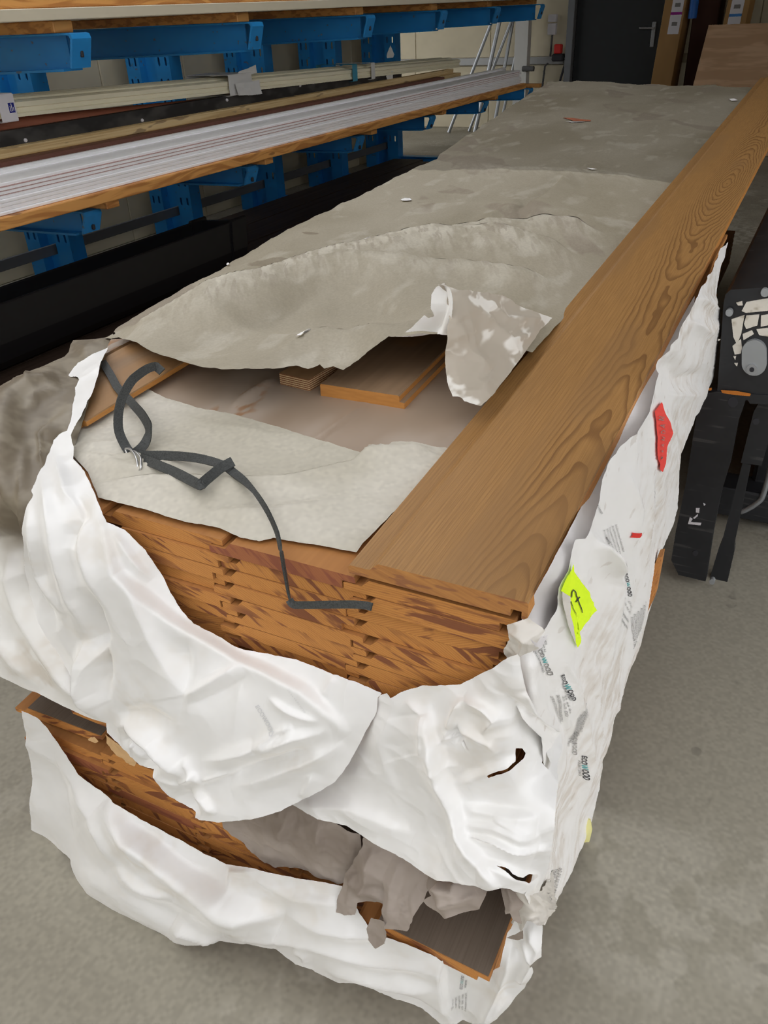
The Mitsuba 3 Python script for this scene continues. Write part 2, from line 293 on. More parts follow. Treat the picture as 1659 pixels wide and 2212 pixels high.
# lower pack
LT = .318
for r in range(13):
    for c in range(2 if r > 6 else 3):
        if r < 1 and c == 0: continue
        cc = 4-c-1 if False else c
        u0 = -1.030+cc*PITCH+rng.uniform(-.002, .002)
        board('siding_board', u0, LT-(r+1)*.0199, .590+rng.uniform(-.004, .004), 4.3, rng.random(),
              f"siding board end in lower pack, {ords[r]} row, {['leftmost', 'second from left', 'third from left'][cc]}", None)
hid = [board_mesh(-1.045+c*PITCH-.05*(c == 4), LT-(r+1)*.0199, .596, 4.3 if c < 4 else 1.5) for r in range(13) for c in range(5) if not (c < (2 if r > 6 else 3) and not (r < 1 and c == 0)) and not (r == 0 and c == 0) and not (c > 2 and r < 5)]
hm = cat(*hid)
obj('wrapped_boards', (inv(np.array(hm.vertices)), hm.faces), 'm_wood', None, 'bulk of the lower pack of siding boards behind the sagging wrap', 'boards', None, 'stuff', uv=np.tile([.31, .5], (len(hm.vertices), 1)))
for i, v in enumerate((.8, 2.4, 3.9)):
    z0 = TAU*(v-V0)+LT-13*.0199-.001
    obj('bearer', cbox((-1.06, v, 0), (-.22 if i == 0 else -.42, v+.08, z0), .003), 'm_pine', None, f"timber bearer under the lower pack, {['first', 'second', 'third'][i]} from the front", 'bearer')
    z1 = TAU*(v-V0)+WT-22*.0199
    m = cbox((-1.0, v, z0+13*.0199+.0015), (-.22 if i == 0 else -.42, v+.08, z1-.0005), .002)
    obj('bearer', m, 'm_pine', None, f"thin timber bearer between the two packs, {['first', 'second', 'third'][i]} from the front", 'bearer')
# two boards jutting from the lower pack (factory-painted grey-brown faces)
def painted(u0, w0, va, vb, seed, label, skew=0, tilt=0.):
    t = thing('siding_board', label, 'board')
    for nm, mt, prof in (('core', 'm_wood', profile(BW, .0185)), ('painted_face', 'm_browngrey', [(.0325, .0186), (.0325, .0196), (BW-.002, .0196), (BW-.002, .0186)])):
        m = extr(prof, va if nm == 'core' else va+.001, vb); v = np.array(m.vertices); v[:, 2] += w0+tilt*(v[:, 1]-va); v[:, 0] += u0
        c, s = math.cos(skew), math.sin(skew); d = v[:, :2]-[u0+BW/2, va]; v[:, :2] = d@np.array([[c, s], [-s, c]])+[u0+BW/2, va]
        obj(nm, (inv(v), m.faces), mt, t, **({'uv': np.tile([seed, .5], (len(v), 1))} if nm == 'core' else {}))
painted(-1.047, LT-.008, .603, 1.2, .37, 'short grey-painted board end poking out at the left corner of the lower pack', .03)
q = at(1065, 2093, 'w', .265); q = toS(q)
painted(q[0]-BW, .247, q[1]-.01, 1.15, .62, 'grey-painted board jutting out of the lower pack at the right corner', -.03, .12)
painted(q[0]-BW*2-.012, .256, q[1]+.062, 1.15, .83, 'grey-painted board partly hidden by the hanging brown paper', -.03, .12)
# loose board lying on top along the whole pack
v, f = [], None
pr = shapely.Polygon([(0, .001), (.001, 0), (.178, 0), (.178, .0085), (.189, .0085), (.189, 0), (.193, 0), (.195, .002), (.195, .0195), (.1935, .021), (.036, .021), (.0335, .0195), (.026, .0115), (.0225, .0105), (.002, .0105), (0, .0085)])
m = extr(pr, .596, 4.72)
vv = np.array(m.vertices); L = 60
def subdiv_long(m, n):               # cut into n lengths along axis 1 so that it can bend
    ring = np.array(pr.exterior.coords)[:-1]; k = len(ring); ys = np.linspace(.596, 4.72, n)
    V = np.array([[a, y, b] for y in ys for a, b in ring]); q = [[i*k+j, i*k+(j+1) % k, (i+1)*k+(j+1) % k, (i+1)*k+j] for i in range(n-1) for j in range(k)]
    q = np.array(q); F_ = np.vstack([q[:, :3], q[:, [0, 2, 3]]])
    c = trimesh.creation.triangulate_polygon(pr, engine='earcut'); cv, cf = c
    b0 = len(V); V = np.vstack([V, [[a, ys[0], b] for a, b in cv], [[a, ys[-1], b] for a, b in cv]])
    F_ = np.vstack([F_, cf+b0, cf[:, ::-1]+b0+len(cv)])
    m = trimesh.Trimesh(V, F_, process=False); m.fix_normals(); return m
m = subdiv_long(pr, 50); vv = np.array(m.vertices); vv[:, 0] += -.361; vv[:, 2] += WT+.0065+.005*np.clip((vv[:, 1]-.6)/1.5, 0, 1)
obj('siding_board', (inv(vv), m.faces), 'm_board', None, 'long brown wood-grained siding board lying loose along the top of the wrapped pack', 'board')
# board on the left of the opening and the two offcuts
board('siding_board', -1.045, WT+.003, .745, 1.16, .3, 'loose board lying at the left of the torn opening beside the black strap', None, mat_='m_aged', wid=.175)
# ------------------------------------------------------------------ film sheets
def seg_dist(P, poly):
    poly = np.asarray(poly, float); best = np.full(len(P), 1e9); sgn = np.zeros(len(P)); par = np.zeros(len(P)); L = np.r_[0, np.cumsum(np.linalg.norm(np.diff(poly, axis=0), axis=1))]
    for i in range(len(poly)-1):
        a, b = poly[i], poly[i+1]; d = b-a; l2 = d@d; t = np.clip(((P-a)@d)/l2, 0, 1); q = a+t[:, None]*d; e = P-q; r = np.linalg.norm(e, axis=1)
        k = r < best; best[k] = r[k]; sgn[k] = np.sign(d[0]*e[k, 1]-d[1]*e[k, 0]); par[k] = (L[i]+t[k]*math.sqrt(l2))/L[-1]
    return best, sgn, par
def densify(poly, step, jag, r):
    out = []; poly = np.asarray(poly, float)
    for i in range(len(poly)):
        a, b = poly[i], poly[(i+1) % len(poly)]; n = max(1, int(np.linalg.norm(b-a)/step))
        for k in range(n):
            out.append(a+(b-a)*k/n)
    out = np.array(out)
    if jag:
        q = out*.09; off = np.stack([meshkit.fbm(np.c_[q, q[:, 0]*0+3], 3, 7)-.5, meshkit.fbm(np.c_[q, q[:, 0]*0+9], 3, 8)-.5], 1)
        out = out+off*jag*2
    return out
class Sheet:
    def __init__(s, outline, ctrl, step=5, creases=(), noise=(), holes=(), jag=2.0, smoothing=0., seed=1, pins=(), wear=()):
        r = np.random.default_rng(seed); ed = densify(outline, step, jag, r); pg = shapely.Polygon(ed).buffer(0)
        hs = [densify(h, min(step, 3.), 2.2, r) for h in holes]
        for h in hs: pg = pg.difference(shapely.Polygon(h).buffer(0))
        if hasattr(pg, 'geoms'): pg = max(pg.geoms, key=lambda g: g.area)
        x0, y0, x1, y1 = pg.bounds; gx, gy = np.meshgrid(np.arange(x0, x1, step), np.arange(y0, y1, step*.87)); gx[1::2] += step/2
        g = np.c_[gx.ravel(), gy.ravel()]; inn = pg.buffer(-step*.45); g = g[shapely.contains_xy(inn, g[:, 0], g[:, 1])]
        P = np.vstack([np.array(pg.exterior.coords)[:-1]]+[np.array(h.coords)[:-1] for h in pg.interiors]+[g]); P = np.unique(np.round(P, 4), axis=0)
        tri = Delaunay(P).simplices; cen = P[tri].mean(1); tri = tri[shapely.contains_xy(pg, cen[:, 0], cen[:, 1])]
        a, b, c = P[tri[:, 0]], P[tri[:, 1]], P[tri[:, 2]]; cr = (b-a)[:, 0]*(c-a)[:, 1]-(b-a)[:, 1]*(c-a)[:, 0]
        tri = tri[np.abs(cr) > 1e-6]; cr = cr[np.abs(cr) > 1e-6]; tri[cr > 0] = tri[cr > 0][:, ::-1]
        cp = np.array([[q[0], q[1]] for q in ctrl], float); cd = np.array([1/(max(depth(q[0], q[1], 'u', q[3][0]), depth(q[0], q[1], 'v', q[3][1])) if q[2] == 'c' else depth(*q[:4])) for q in ctrl])
        s.rbf = RBFInterpolator(cp, cd, kernel='thin_plate_spline', smoothing=smoothing); d = 1/s.rbf(P)
        rays = np.c_[(P[:, 0]-W/2)/F, (P[:, 1]-H/2)/F, np.ones(len(P))]@R
        V = CAM+rays*d[:, None]; m = trimesh.Trimesh(V, tri, process=False); N = np.array(m.vertex_normals)
        toc = np.einsum('ij,ij->i', N, CAM-V); N[toc < 0] *= -1
        # a broad normal, so that folds rise evenly
        Nb = N*.5+N.mean(0)*.5; Nb /= np.linalg.norm(Nb, axis=1, keepdims=True); hgt = np.zeros(len(P))
        for cr_ in creases:
            poly, amp, w, mode = cr_[:4]; dd, sg, par = seg_dist(P, poly); fade = np.clip(np.minimum(par, 1-par)*5, 0, 1)**.7 if len(cr_) < 5 else 1.
            if mode == 'r':
                x = dd*sg; tp = .35+.65*np.sin(np.pi*np.clip(par, 0.02, .98)) if len(cr_) < 5 else 1.
                hgt += (1.1 if len(cr_) < 5 else 1.)*amp*np.exp(-(np.sqrt(x*x+4)/np.where(x < 0, w*.75, w*1.9))**1.4)*fade*tp
            elif mode == 'roll': x = dd*sg; hgt += amp*np.exp(-(np.abs(x)/np.where(x < 0, w*.45, w*1.3))**2)*fade
            elif mode == 's': hgt += 1.0*amp*np.exp(-np.sqrt(dd*dd+1.5)/(w*1.5))*fade
            elif mode == 'step':
                x = dd*sg; hgt += amp*(.5+.5*np.tanh(x/w))*np.exp(-np.maximum(x, 0)/(w*9))*fade
        q = toS(V)
        for amp, fr, kind, sd in noise:
            x = q*np.asarray(fr, float)
            wv = np.stack([meshkit.noise(x*.7+11, sd+50), meshkit.noise(x*.7+23, sd+51), meshkit.noise(x*.7+37, sd+52)], -1)-.5
            if kind == 'fbm': hgt += amp*(meshkit.fbm(x, 3, sd)-.5)*2
            elif kind == 'ridge':
                x = x+wv*1.1; n1 = 1-np.abs(2*meshkit.noise(x, sd)-1); n2 = 1-np.abs(2*meshkit.noise(x*1.9+5, sd+3)-1); hgt += amp*((n1**1.6-.4)+.4*(n2**1.6-.4))
        for pl, rad in pins: hgt *= np.clip(seg_dist(P, pl)[0]/rad, 0, 1)**.8
        s.wear = np.zeros(len(P))  # crest mask: rubbed wear and painted light along the folds
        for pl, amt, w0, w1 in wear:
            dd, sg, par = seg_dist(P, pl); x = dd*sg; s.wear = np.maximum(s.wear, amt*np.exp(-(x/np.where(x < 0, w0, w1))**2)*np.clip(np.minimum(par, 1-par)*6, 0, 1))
        s.P, s.tri, s.V, s.N = P, tri, V+Nb*hgt[:, None], Nb
        s.m = trimesh.Trimesh(s.V, tri, process=False); s.N = np.array(s.m.vertex_normals); s.N[np.einsum('ij,ij->i', s.N, CAM-s.V) < 0] *= -1
    def mesh(s): return s.m
    def lift(s, px, off=.001):
        px = np.asarray(px, float)
        if not hasattr(s, 'ip'): s.ip = LinearNDInterpolator(s.P, np.hstack([s.V, s.N]))
        o = s.ip(px); bad = np.isnan(o[:, 0])
        if bad.any():
            from scipy.spatial import cKDTree
            o[bad] = np.hstack([s.V, s.N])[cKDTree(s.P).query(px[bad])[1]]
        return o[:, :3]+o[:, 3:]*off
def glyph(text, bold=False):
    m = meshkit.text_mesh(text, 1.0, .05, bold); f = m.faces[m.face_normals[:, 2] > .5]; v = np.array(m.vertices)[:, :2]; u, i = np.unique(f, return_inverse=True)
    return v[u], i.reshape(-1, 3)
def printed(sheet, text, o, ex, ey, bold=False, off=.0012):  # flat print on a sheet: o = start of the baseline, ex/ey = pixels per cap height
    v, f = glyph(text, bold); p = np.asarray(o, float)+v[:, :1]*np.asarray(ex, float)+v[:, 1:]*np.asarray(ey, float)
    return sheet.lift(p, off), f
def patch_on(sheet, poly, off=.0015, step=4):
    pg = shapely.Polygon(densify(poly, step, 0, None)); x0, y0, x1, y1 = pg.bounds; gx, gy = np.meshgrid(np.arange(x0, x1, step), np.arange(y0, y1, step)); g = np.c_[gx.ravel(), gy.ravel()]
    g = g[shapely.contains_xy(pg.buffer(-step*.4), g[:, 0], g[:, 1])]; P = np.unique(np.round(np.vstack([np.array(pg.exterior.coords)[:-1], g]), 3), axis=0); t = Delaunay(P).simplices
    c = P[t].mean(1); t = t[shapely.contains_xy(pg, c[:, 0], c[:, 1])]
    return sheet.lift(P, off), t, P
FN = [(.0040, (5, 5, 5), 'ridge', 3), (.0017, (17, 17, 17), 'ridge', 8), (.0003, (60, 60, 60), 'fbm', 5)]
WR = thing('plastic_wrapper', 'torn white plastic wrapper of the upper pack, dusty tan on top', 'plastic wrap')
def sheet(name, parent, sh, m, **k):
    obj(name, sh.mesh(), m, parent, smooth=True, **k); return sh
# --- grey inner film on the top of the pack
IF = thing('interleaf_film', 'grey translucent film sheets laid directly on the boards inside the opening', 'film')
B = Sheet([(200, 735), (1090, 690), (1075, 850), (1010, 975), (900, 1060), (160, 1000), (160, 900)],
    [(200, 740, 'w', .7975), (1000, 700, 'w', .7975), (1000, 900, 'w', .7975), (860, 1060, 'w', .7975), (160, 1000, 'w', .7975), (500, 850, 'w', .7975), (400, 900, 'w', .7975), (700, 1000, 'w', .7975)],
    6, [([(600, 815), (490, 893)], .010, 6, 'r'), ([(800, 870), (640, 985)], .005, 5, 'r')], [(.0012, (10, 10, 10), 'ridge', 4)], jag=0)
sheet('lower_sheet', IF, B, 'm_brown_film', label='brownish film stained by the wood below')
G = Sheet([(150, 930), (165, 922), (310, 838), (332, 850), (362, 864), (430, 885), (505, 897), (600, 925), (700, 957), (790, 985), (797, 965), (812, 966), (826, 983), (850, 958), (890, 954), (935, 966), (985, 972), (770, 1196), (700, 1182), (590, 1166), (560, 1172), (520, 1165), (470, 1145), (400, 1133), (330, 1112), (240, 1088), (214, 1080), (190, 1020), (155, 985)],
    [(150, 935, 'w', .800), (310, 840, 'w', .800), (500, 897, 'w', .800), (700, 957, 'w', .800), (870, 957, 'w', .808), (980, 975, 'w', .800), (800, 1000, 'w', .8005), (214, 1080, 'w', .7985), (400, 1133, 'w', .7975), (560, 1170, 'w', .797), (770, 1196, 'w', .798), (400, 950, 'w', .8005), (600, 1050, 'w', .8005), (300, 1040, 'w', .8005)],
    5, [([(190, 1046), (330, 1044), (480, 1050), (620, 1044), (760, 1010), (860, 962)], .021, 5, 'step'), ([(640, 1000), (700, 965), (725, 955)], .003, 5, 'r'), ([(760, 1005), (850, 985), (930, 968)], .012, 8, 'r'), ([(165, 985), (250, 1000), (340, 985)], .010, 7, 'r'), ([(180, 1005), (270, 1012), (360, 1000)], .008, 5, 'r'), ([(190, 1020), (300, 1022), (420, 1000)], .010, 7, 'r'), ([(165, 965), (240, 962), (330, 945)], .007, 6, 'r'), ([(430, 1120), (600, 1120), (760, 1080)], .008, 12, 'r'), ([(300, 900), (330, 930)], .006, 6, 'r')],
    [(.006, (4, 17, 8), 'ridge', 14), (.0006, (40, 40, 40), 'fbm', 3)], jag=1.2)
sheet('upper_sheet', IF, G, 'm_grey_film')
# film showing beside the right edge of the loose board, turned down over the side
GS = Sheet([(1130, 1330), (1300, 1010), (1440, 740), (1500, 640), (1500, 690), (1430, 830), (1370, 960), (1310, 1100), (1270, 1190), (1220, 1300), (1170, 1400), (1120, 1430), (1105, 1395)],
    [(1130, 1330, 'w', .797), (1300, 1010, 'w', .798), (1440, 740, 'w', .80), (1500, 640, 'w', .80), (1220, 1300, 'u', -.1515), (1170, 1400, 'u', -.1515), (1310, 1100, 'u', -.1515), (1430, 830, 'u', -.1515), (1370, 960, 'u', -.1515), (1110, 1420, 'v', .597), (1200, 1250, 'u', -.1515)], 6, [], [(.001, (12, 12, 12), 'ridge', 5)], jag=1)
sheet('side_sheet', IF, GS, 'm_lavender')
CT = Sheet([(1096, 1350), (1140, 1335), (1180, 1360), (1162, 1385), (1150, 1372), (1165, 1400), (1130, 1412), (1100, 1428), (1088, 1405), (1104, 1378)],
    [(1096, 1350, 'v', .593), (1140, 1335, 'v', .592), (1180, 1360, 'v', .589), (1165, 1400, 'v', .585), (1100, 1425, 'v', .592), (1130, 1370, 'v', .584)], 3, [([(1100, 1360), (1140, 1380), (1170, 1395)], .006, 5, 's'), ([(1120, 1420), (1135, 1380), (1175, 1362)], .005, 5, 's')], [(.003, (60, 60, 60), 'ridge', 5)], jag=2)
sheet('crumpled_corner', IF, CT, 'm_filmclear', label='crumpled yellowish scrap at the corner')
# --- top sheet of the wrap
TOPN = [(.010, (2.2, 5, 2), 'ridge', 21), (.003, (9, 16, 9), 'ridge', 22), (.0008, (40, 40, 40), 'fbm', 23)]
tear = [(226, 731), (240, 734), (258, 731), (268, 737), (300, 752), (330, 770), (375, 782), (400, 790), (440, 801), (480, 807), (540, 806), (585, 803), (600, 802), (640, 792), (665, 797), (690, 785), (700, 793), (720, 788), (742, 796), (752, 788), (775, 775), (800, 755), (840, 727), (905, 720), (978, 722)]
top_out = tear+[(1000, 735), (1150, 760), (1215, 690), (1300, 590), (1400, 480), (1500, 370), (1570, 288), (1660, 188), (1600, 189), (1490, 186), (1408, 186), (1330, 183), (1250, 178), (1182, 180), (1120, 222), (1040, 275), (950, 337), (944, 346), (860, 385), (800, 415), (640, 493), (500, 570), (490, 577), (440, 606), (380, 640), (300, 683), (250, 712), (243, 722)]
TS = Sheet(top_out,
    [(258, 733, 'w', .828), (228, 730, 'w', .828), (243, 718, 'w', .820), (400, 790, 'w', .858), (500, 806, 'w', .866), (600, 803, 'w', .862), (690, 788, 'w', .856), (775, 775, 'w', .864), (840, 727, 'w', .888), (905, 720, 'w', .90), (978, 722, 'w', .895), (1150, 760, 'w', .83), (1215, 690, 'w', .815), (1300, 590, 'w', .810), (1500, 370, 'w', .806), (1660, 190, 'w', .806),
     (1600, 190, 'w', .815), (1410, 188, 'w', .803), (1182, 182, 'w', .815), (1040, 275, 'w', .803), (950, 338, 'w', .806), (860, 385, 'w', .802), (640, 493, 'w', .801), (490, 577, 'w', .801), (380, 640, 'w', .803), (600, 640, 'w', .82), (700, 560, 'w', .806), (900, 480, 'w', .804), (1100, 420, 'w', .806), (1250, 370, 'w', .808), (1000, 500, 'w', .806), (1300, 270, 'w', .803), (820, 535, 'w', .803), (1100, 620, 'w', .835), (600, 740, 'w', .848), (420, 720, 'w', .833), (980, 660, 'w', .86), (800, 680, 'w', .856)], 5,
    [([(258, 735), (330, 716), (430, 690), (560, 650), (640, 620), (740, 590), (880, 558), (940, 553), (1050, 560), (1180, 573), (1275, 590)], .056, 30, 'roll'), ([(640, 632), (760, 612), (880, 600), (1000, 605), (1235, 630)], .026, 15, 'roll'), ([(260, 742), (420, 742), (600, 690), (700, 640), (840, 615), (930, 600)], -.014, 16, 'r'),
     ([(900, 540), (960, 518), (1060, 508), (1180, 510), (1330, 520)], .032, 15, 'roll'), ([(1000, 548), (1120, 552), (1290, 572)], .018, 10, 'r'), ([(690, 560), (820, 545), (950, 500), (1100, 480)], -.005, 16, 'r'), ([(1120, 470), (1180, 440), (1230, 385)], .034, 5, 'step'), ([(1030, 500), (1080, 470), (1130, 455)], .018, 8, 's'), ([(1140, 470), (1250, 480), (1340, 500)], .012, 9, 'r'), ([(1230, 420), (1330, 430), (1420, 425)], .005, 9, 'r'),
     ([(960, 372), (1060, 368), (1180, 368), (1290, 378), (1400, 386), (1450, 392)], .012, 5, 'step'), ([(960, 350), (1010, 356), (1090, 350)], .008, 7, 'r'), ([(1275, 350), (1310, 320), (1330, 290)], .006, 6, 's'), ([(1180, 232), (1300, 228), (1420, 232), (1530, 240)], .010, 4, 'step'), ([(1240, 215), (1330, 186)], .008, 14, 'r'), ([(560, 580), (720, 530), (830, 500)], .004, 14, 'r'),
     ([(680, 670), (820, 655), (920, 670)], -.016, 18, 'r'), ([(560, 780), (640, 755), (760, 735), (860, 690)], .018, 9, 'r'), ([(600, 740), (680, 745), (740, 735)], .007, 6, 's'), ([(840, 560), (900, 590), (905, 600)], .005, 5, 'step')],
    TOPN, [[(800, 524), (815, 529), (840, 525), (838, 533), (828, 541), (815, 534), (803, 530)], [(243, 719), (248, 719), (249, 723), (244, 724)]], jag=1.5, pins=[([(740, 1218), (1640, 170)], 75), ([(228, 730), (243, 718)], 70)],
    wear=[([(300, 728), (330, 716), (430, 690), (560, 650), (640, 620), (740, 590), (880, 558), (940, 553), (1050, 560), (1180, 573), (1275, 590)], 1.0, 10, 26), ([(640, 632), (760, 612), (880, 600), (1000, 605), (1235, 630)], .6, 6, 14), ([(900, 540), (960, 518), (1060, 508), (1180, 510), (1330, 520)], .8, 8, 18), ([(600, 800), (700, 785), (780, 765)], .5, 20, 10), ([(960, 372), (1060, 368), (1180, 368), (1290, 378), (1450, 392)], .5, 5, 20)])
def f_scrap(o): return o
for pl in ([(866, 437), (874, 433), (886, 434), (890, 438), (880, 441), (870, 441)], [(1574, 216), (1586, 215), (1593, 219), (1580, 221)], [(1266, 378), (1276, 377), (1288, 380), (1278, 382)], [(836, 521), (842, 527), (836, 535), (826, 543), (820, 541), (830, 533)], [(786, 527), (800, 523), (813, 525), (804, 528)], [(655, 745), (668, 738), (679, 737), (682, 743), (668, 750), (652, 756), (640, 757)], [(489, 574), (494, 572), (497, 577), (491, 579)]):
    _v, _t, _ = patch_on(TS, pl, .004, 3); obj('torn_scrap', (_v, _t), 'm_white_film', WR)
_v, _t, _ = patch_on(TS, [(1214, 259), (1235, 259.5), (1276, 264), (1275, 266.5), (1238, 265)], .002, 3); obj('slit', (_v, _t), 'm_redbrown', WR)
_v, _t, _ = patch_on(TS, [(1220, 266), (1240, 267), (1265, 268), (1255, 269.5), (1235, 269)], .002, 3); obj('torn_scrap', (_v, _t), 'm_clear', WR)
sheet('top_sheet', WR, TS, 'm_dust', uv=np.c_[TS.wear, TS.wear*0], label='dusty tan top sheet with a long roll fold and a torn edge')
# curl: white underside, rolled ridge, flap hanging to the right
CU = Sheet([(838, 727), (870, 722), (888, 708), (902, 694), (912, 682), (918, 690), (928, 688), (924, 670), (925, 640), (931, 624), (944, 617), (960, 617), (972, 625), (978, 645), (976, 690), (974, 724), (930, 727), (880, 728)],
    [(838, 727, 'w', .885), (912, 682, 'w', .925), (925, 650, 'w', .948), (944, 618, 'w', .972), (972, 627, 'w', .972), (976, 690, 'w', .935), (974, 724, 'w', .905), (900, 725, 'w', .892)], 3, [([(948, 625), (952, 660), (940, 715)], -.016, 14, 'r', 1)], [(.0008, (40, 40, 40), 'fbm', 3)], jag=1)
sheet('curled_edge', WR, CU, 'm_white_film', label='clean white underside of the curled tear')
FL = Sheet([(944, 617), (960, 617), (990, 628), (1040, 632), (1085, 640), (1110, 655), (1155, 675), (1192, 688), (1160, 720), (1167, 712), (1130, 765), (1098, 810), (1060, 858), (1035, 880), (1000, 870), (985, 850), (974, 830), (969, 800), (970, 770), (974, 720), (977, 690), (976, 650), (968, 630)],
    [(944, 617, 'w', .972), (990, 628, 'w', .955), (1085, 640, 'w', .905), (1192, 688, 'w', .835), (1130, 765, 'w', .842), (1060, 858, 'w', .840), (1035, 880, 'w', .838), (985, 850, 'w', .853), (970, 780, 'w', .885), (976, 690, 'w', .937), (1040, 740, 'w', .885), (1050, 680, 'w', .905)], 4,
    [([(985, 635), (1060, 700), (1100, 740), (1160, 712)], .010, 9, 'r'), ([(1040, 640), (1090, 690), (1180, 690)], .008, 9, 'r'), ([(985, 845), (1030, 850), (1070, 800)], .006, 10, 'r'), ([(990, 700), (1010, 760), (1060, 800)], .007, 12, 's'), ([(976, 650), (975, 720), (970, 790), (985, 850)], -.010, 9, 'r', 1)], [(.004, (18, 18, 18), 'ridge', 33), (.001, (60, 60, 60), 'ridge', 5)], jag=1.5)
sheet('turned_flap', WR, FL, 'm_flap', label='turned-over flap with rubbed white patches beside the long board')
# --- left part of the wrap
LS = Sheet([(245, 722), (225, 731), (192, 733), (158, 735), (152, 745), (149, 760), (140, 770), (112, 782), (60, 806), (0, 834), (-90, 872), (-180, 912), (-180, 1372), (0, 1457), (42, 1476), (93, 1501), (148, 1527), (190, 1545), (232, 1562), (250, 1520), (220, 1400), (120, 1100), (150, 1000), (190, 880), (215, 800)],
    [(245, 724, 'w', .822), (225, 731, 'w', .825), (155, 738, 'w', .822), (112, 782, 'w', .824), (0, 834, 'w', .824), (-180, 912, 'w', .82), (-120, 960, 'w', .82), (0, 930, 'w', .82), (60, 860, 'w', .826), (140, 830, 'w', .828), (180, 860, 'w', .828), (60, 960, 'w', .815), (110, 930, 'w', .82), (120, 1080, 'v', .592), (150, 1000, 'w', .79), (-100, 1100, 'v', .61), (20, 1100, 'v', .592), (0, 1250, 'v', .585), (150, 1300, 'v', .58), (0, 1450, 'v', .56), (230, 1558, 'v', .548), (150, 1520, 'v', .553), (-170, 1365, 'v', .575)], 5,
    [([(145, 812), (95, 835), (60, 870), (45, 915), (42, 980), (38, 1060), (34, 1160)], 0.0374, 14, 'step'), ([(150, 880), (105, 900), (92, 940), (90, 1000)], -.008, 10, 'r'), ([(152, 838), (90, 862), (60, 900)], 0.0102, 6, 'r'), ([(110, 910), (88, 940), (96, 1010)], 0.0170, 5, 's'), ([(68, 808), (85, 838), (130, 826)], 0.0204, 6, 's'), ([(0, 845), (60, 806), (145, 805)], 0.0136, 5, 's'), ([(155, 738), (190, 752), (240, 726)], 0.0204, 9, 'r'), ([(40, 820), (55, 812), (50, 850)], 0.0102, 4, 's'),
     ([(0, 1160), (60, 1290), (150, 1450), (232, 1560)], 0.0306, 16, 'r'), ([(-60, 1200), (20, 1380), (90, 1490)], 0.0238, 18, 'r'), ([(0, 1000), (30, 1120), (45, 1240)], -0.0238, 16, 'r'), ([(60, 950), (62, 1060), (48, 1180)], 0.0102, 8, 'r')], [(.0022, (5, 5, 5), 'ridge', 3), (.0010, (17, 17, 17), 'ridge', 8)], jag=1.0, pins=[([(245, 722), (192, 733), (152, 740), (149, 760), (112, 782), (0, 834), (-180, 912)], 45)])
def f_left(p, n, uv):
    w = p.z-TAU*(p.y-V0); a = mf(p.x*8+3, p.y*8, p.z*8, 4); b = mf(p.x*36, p.y*36, p.z*36+5, 3)
    k = ss(.64, .74, w+.16*(a-.5))
    dust = mix(C3(.150, .122, .086), C3(.215, .183, .135), ss(.35, .65, b)); dust = mix(dust, C3(.42, .385, .315), .4*ss(.62, .72, a)*ss(.4, .6, b))
    return mix(mix(C3(.74, .73, .70), C3(.56, .50, .42), .7*ss(.5, .7, a)*ss(.3, .65, b)), dust, k)
mat('m_left', f_left, .42, .45)
sheet('left_corner', WR, LS, 'm_left', label='grimy gathered film round the left corner')
# --- big white flap hanging over the board ends
D_in = [(232, 750), (222, 786), (214, 813), (205, 843), (190, 872), (177, 898), (161, 921), (152, 940), (158, 965), (161, 993), (190, 1022), (197, 1037), (209, 1065), (220, 1094), (236, 1128), (270, 1143), (316, 1188), (354, 1243), (373, 1283), (395, 1318), (422, 1344), (464, 1367), (519, 1399), (586, 1411), (645, 1424), (709, 1449), (772, 1470), (824, 1497)]
D_low = [(817, 1506), (815, 1536), (794, 1574), (765, 1629), (748, 1658), (727, 1684), (701, 1700), (654, 1725), (612, 1746), (549, 1763), (477, 1773), (422, 1767), (388, 1737), (359, 1704), (335, 1660), (304, 1653), (291, 1640), (274, 1619), (249, 1598), (234, 1581), (232, 1560)]
D_left = [(215, 1540), (180, 1490), (130, 1430), (90, 1360), (62, 1300), (56, 1265), (49, 1230), (50, 1195), (55, 1150), (66, 1115), (70, 1092), (80, 1073), (72, 1060), (80, 1044), (83, 1031), (82, 1016), (83, 1005), (99, 993), (108, 980), (114, 951), (127, 938), (144, 930), (154, 908), (159, 874), (165, 855), (165, 839), (175, 822), (171, 817), (146, 813), (152, 803), (167, 782), (194, 767)]
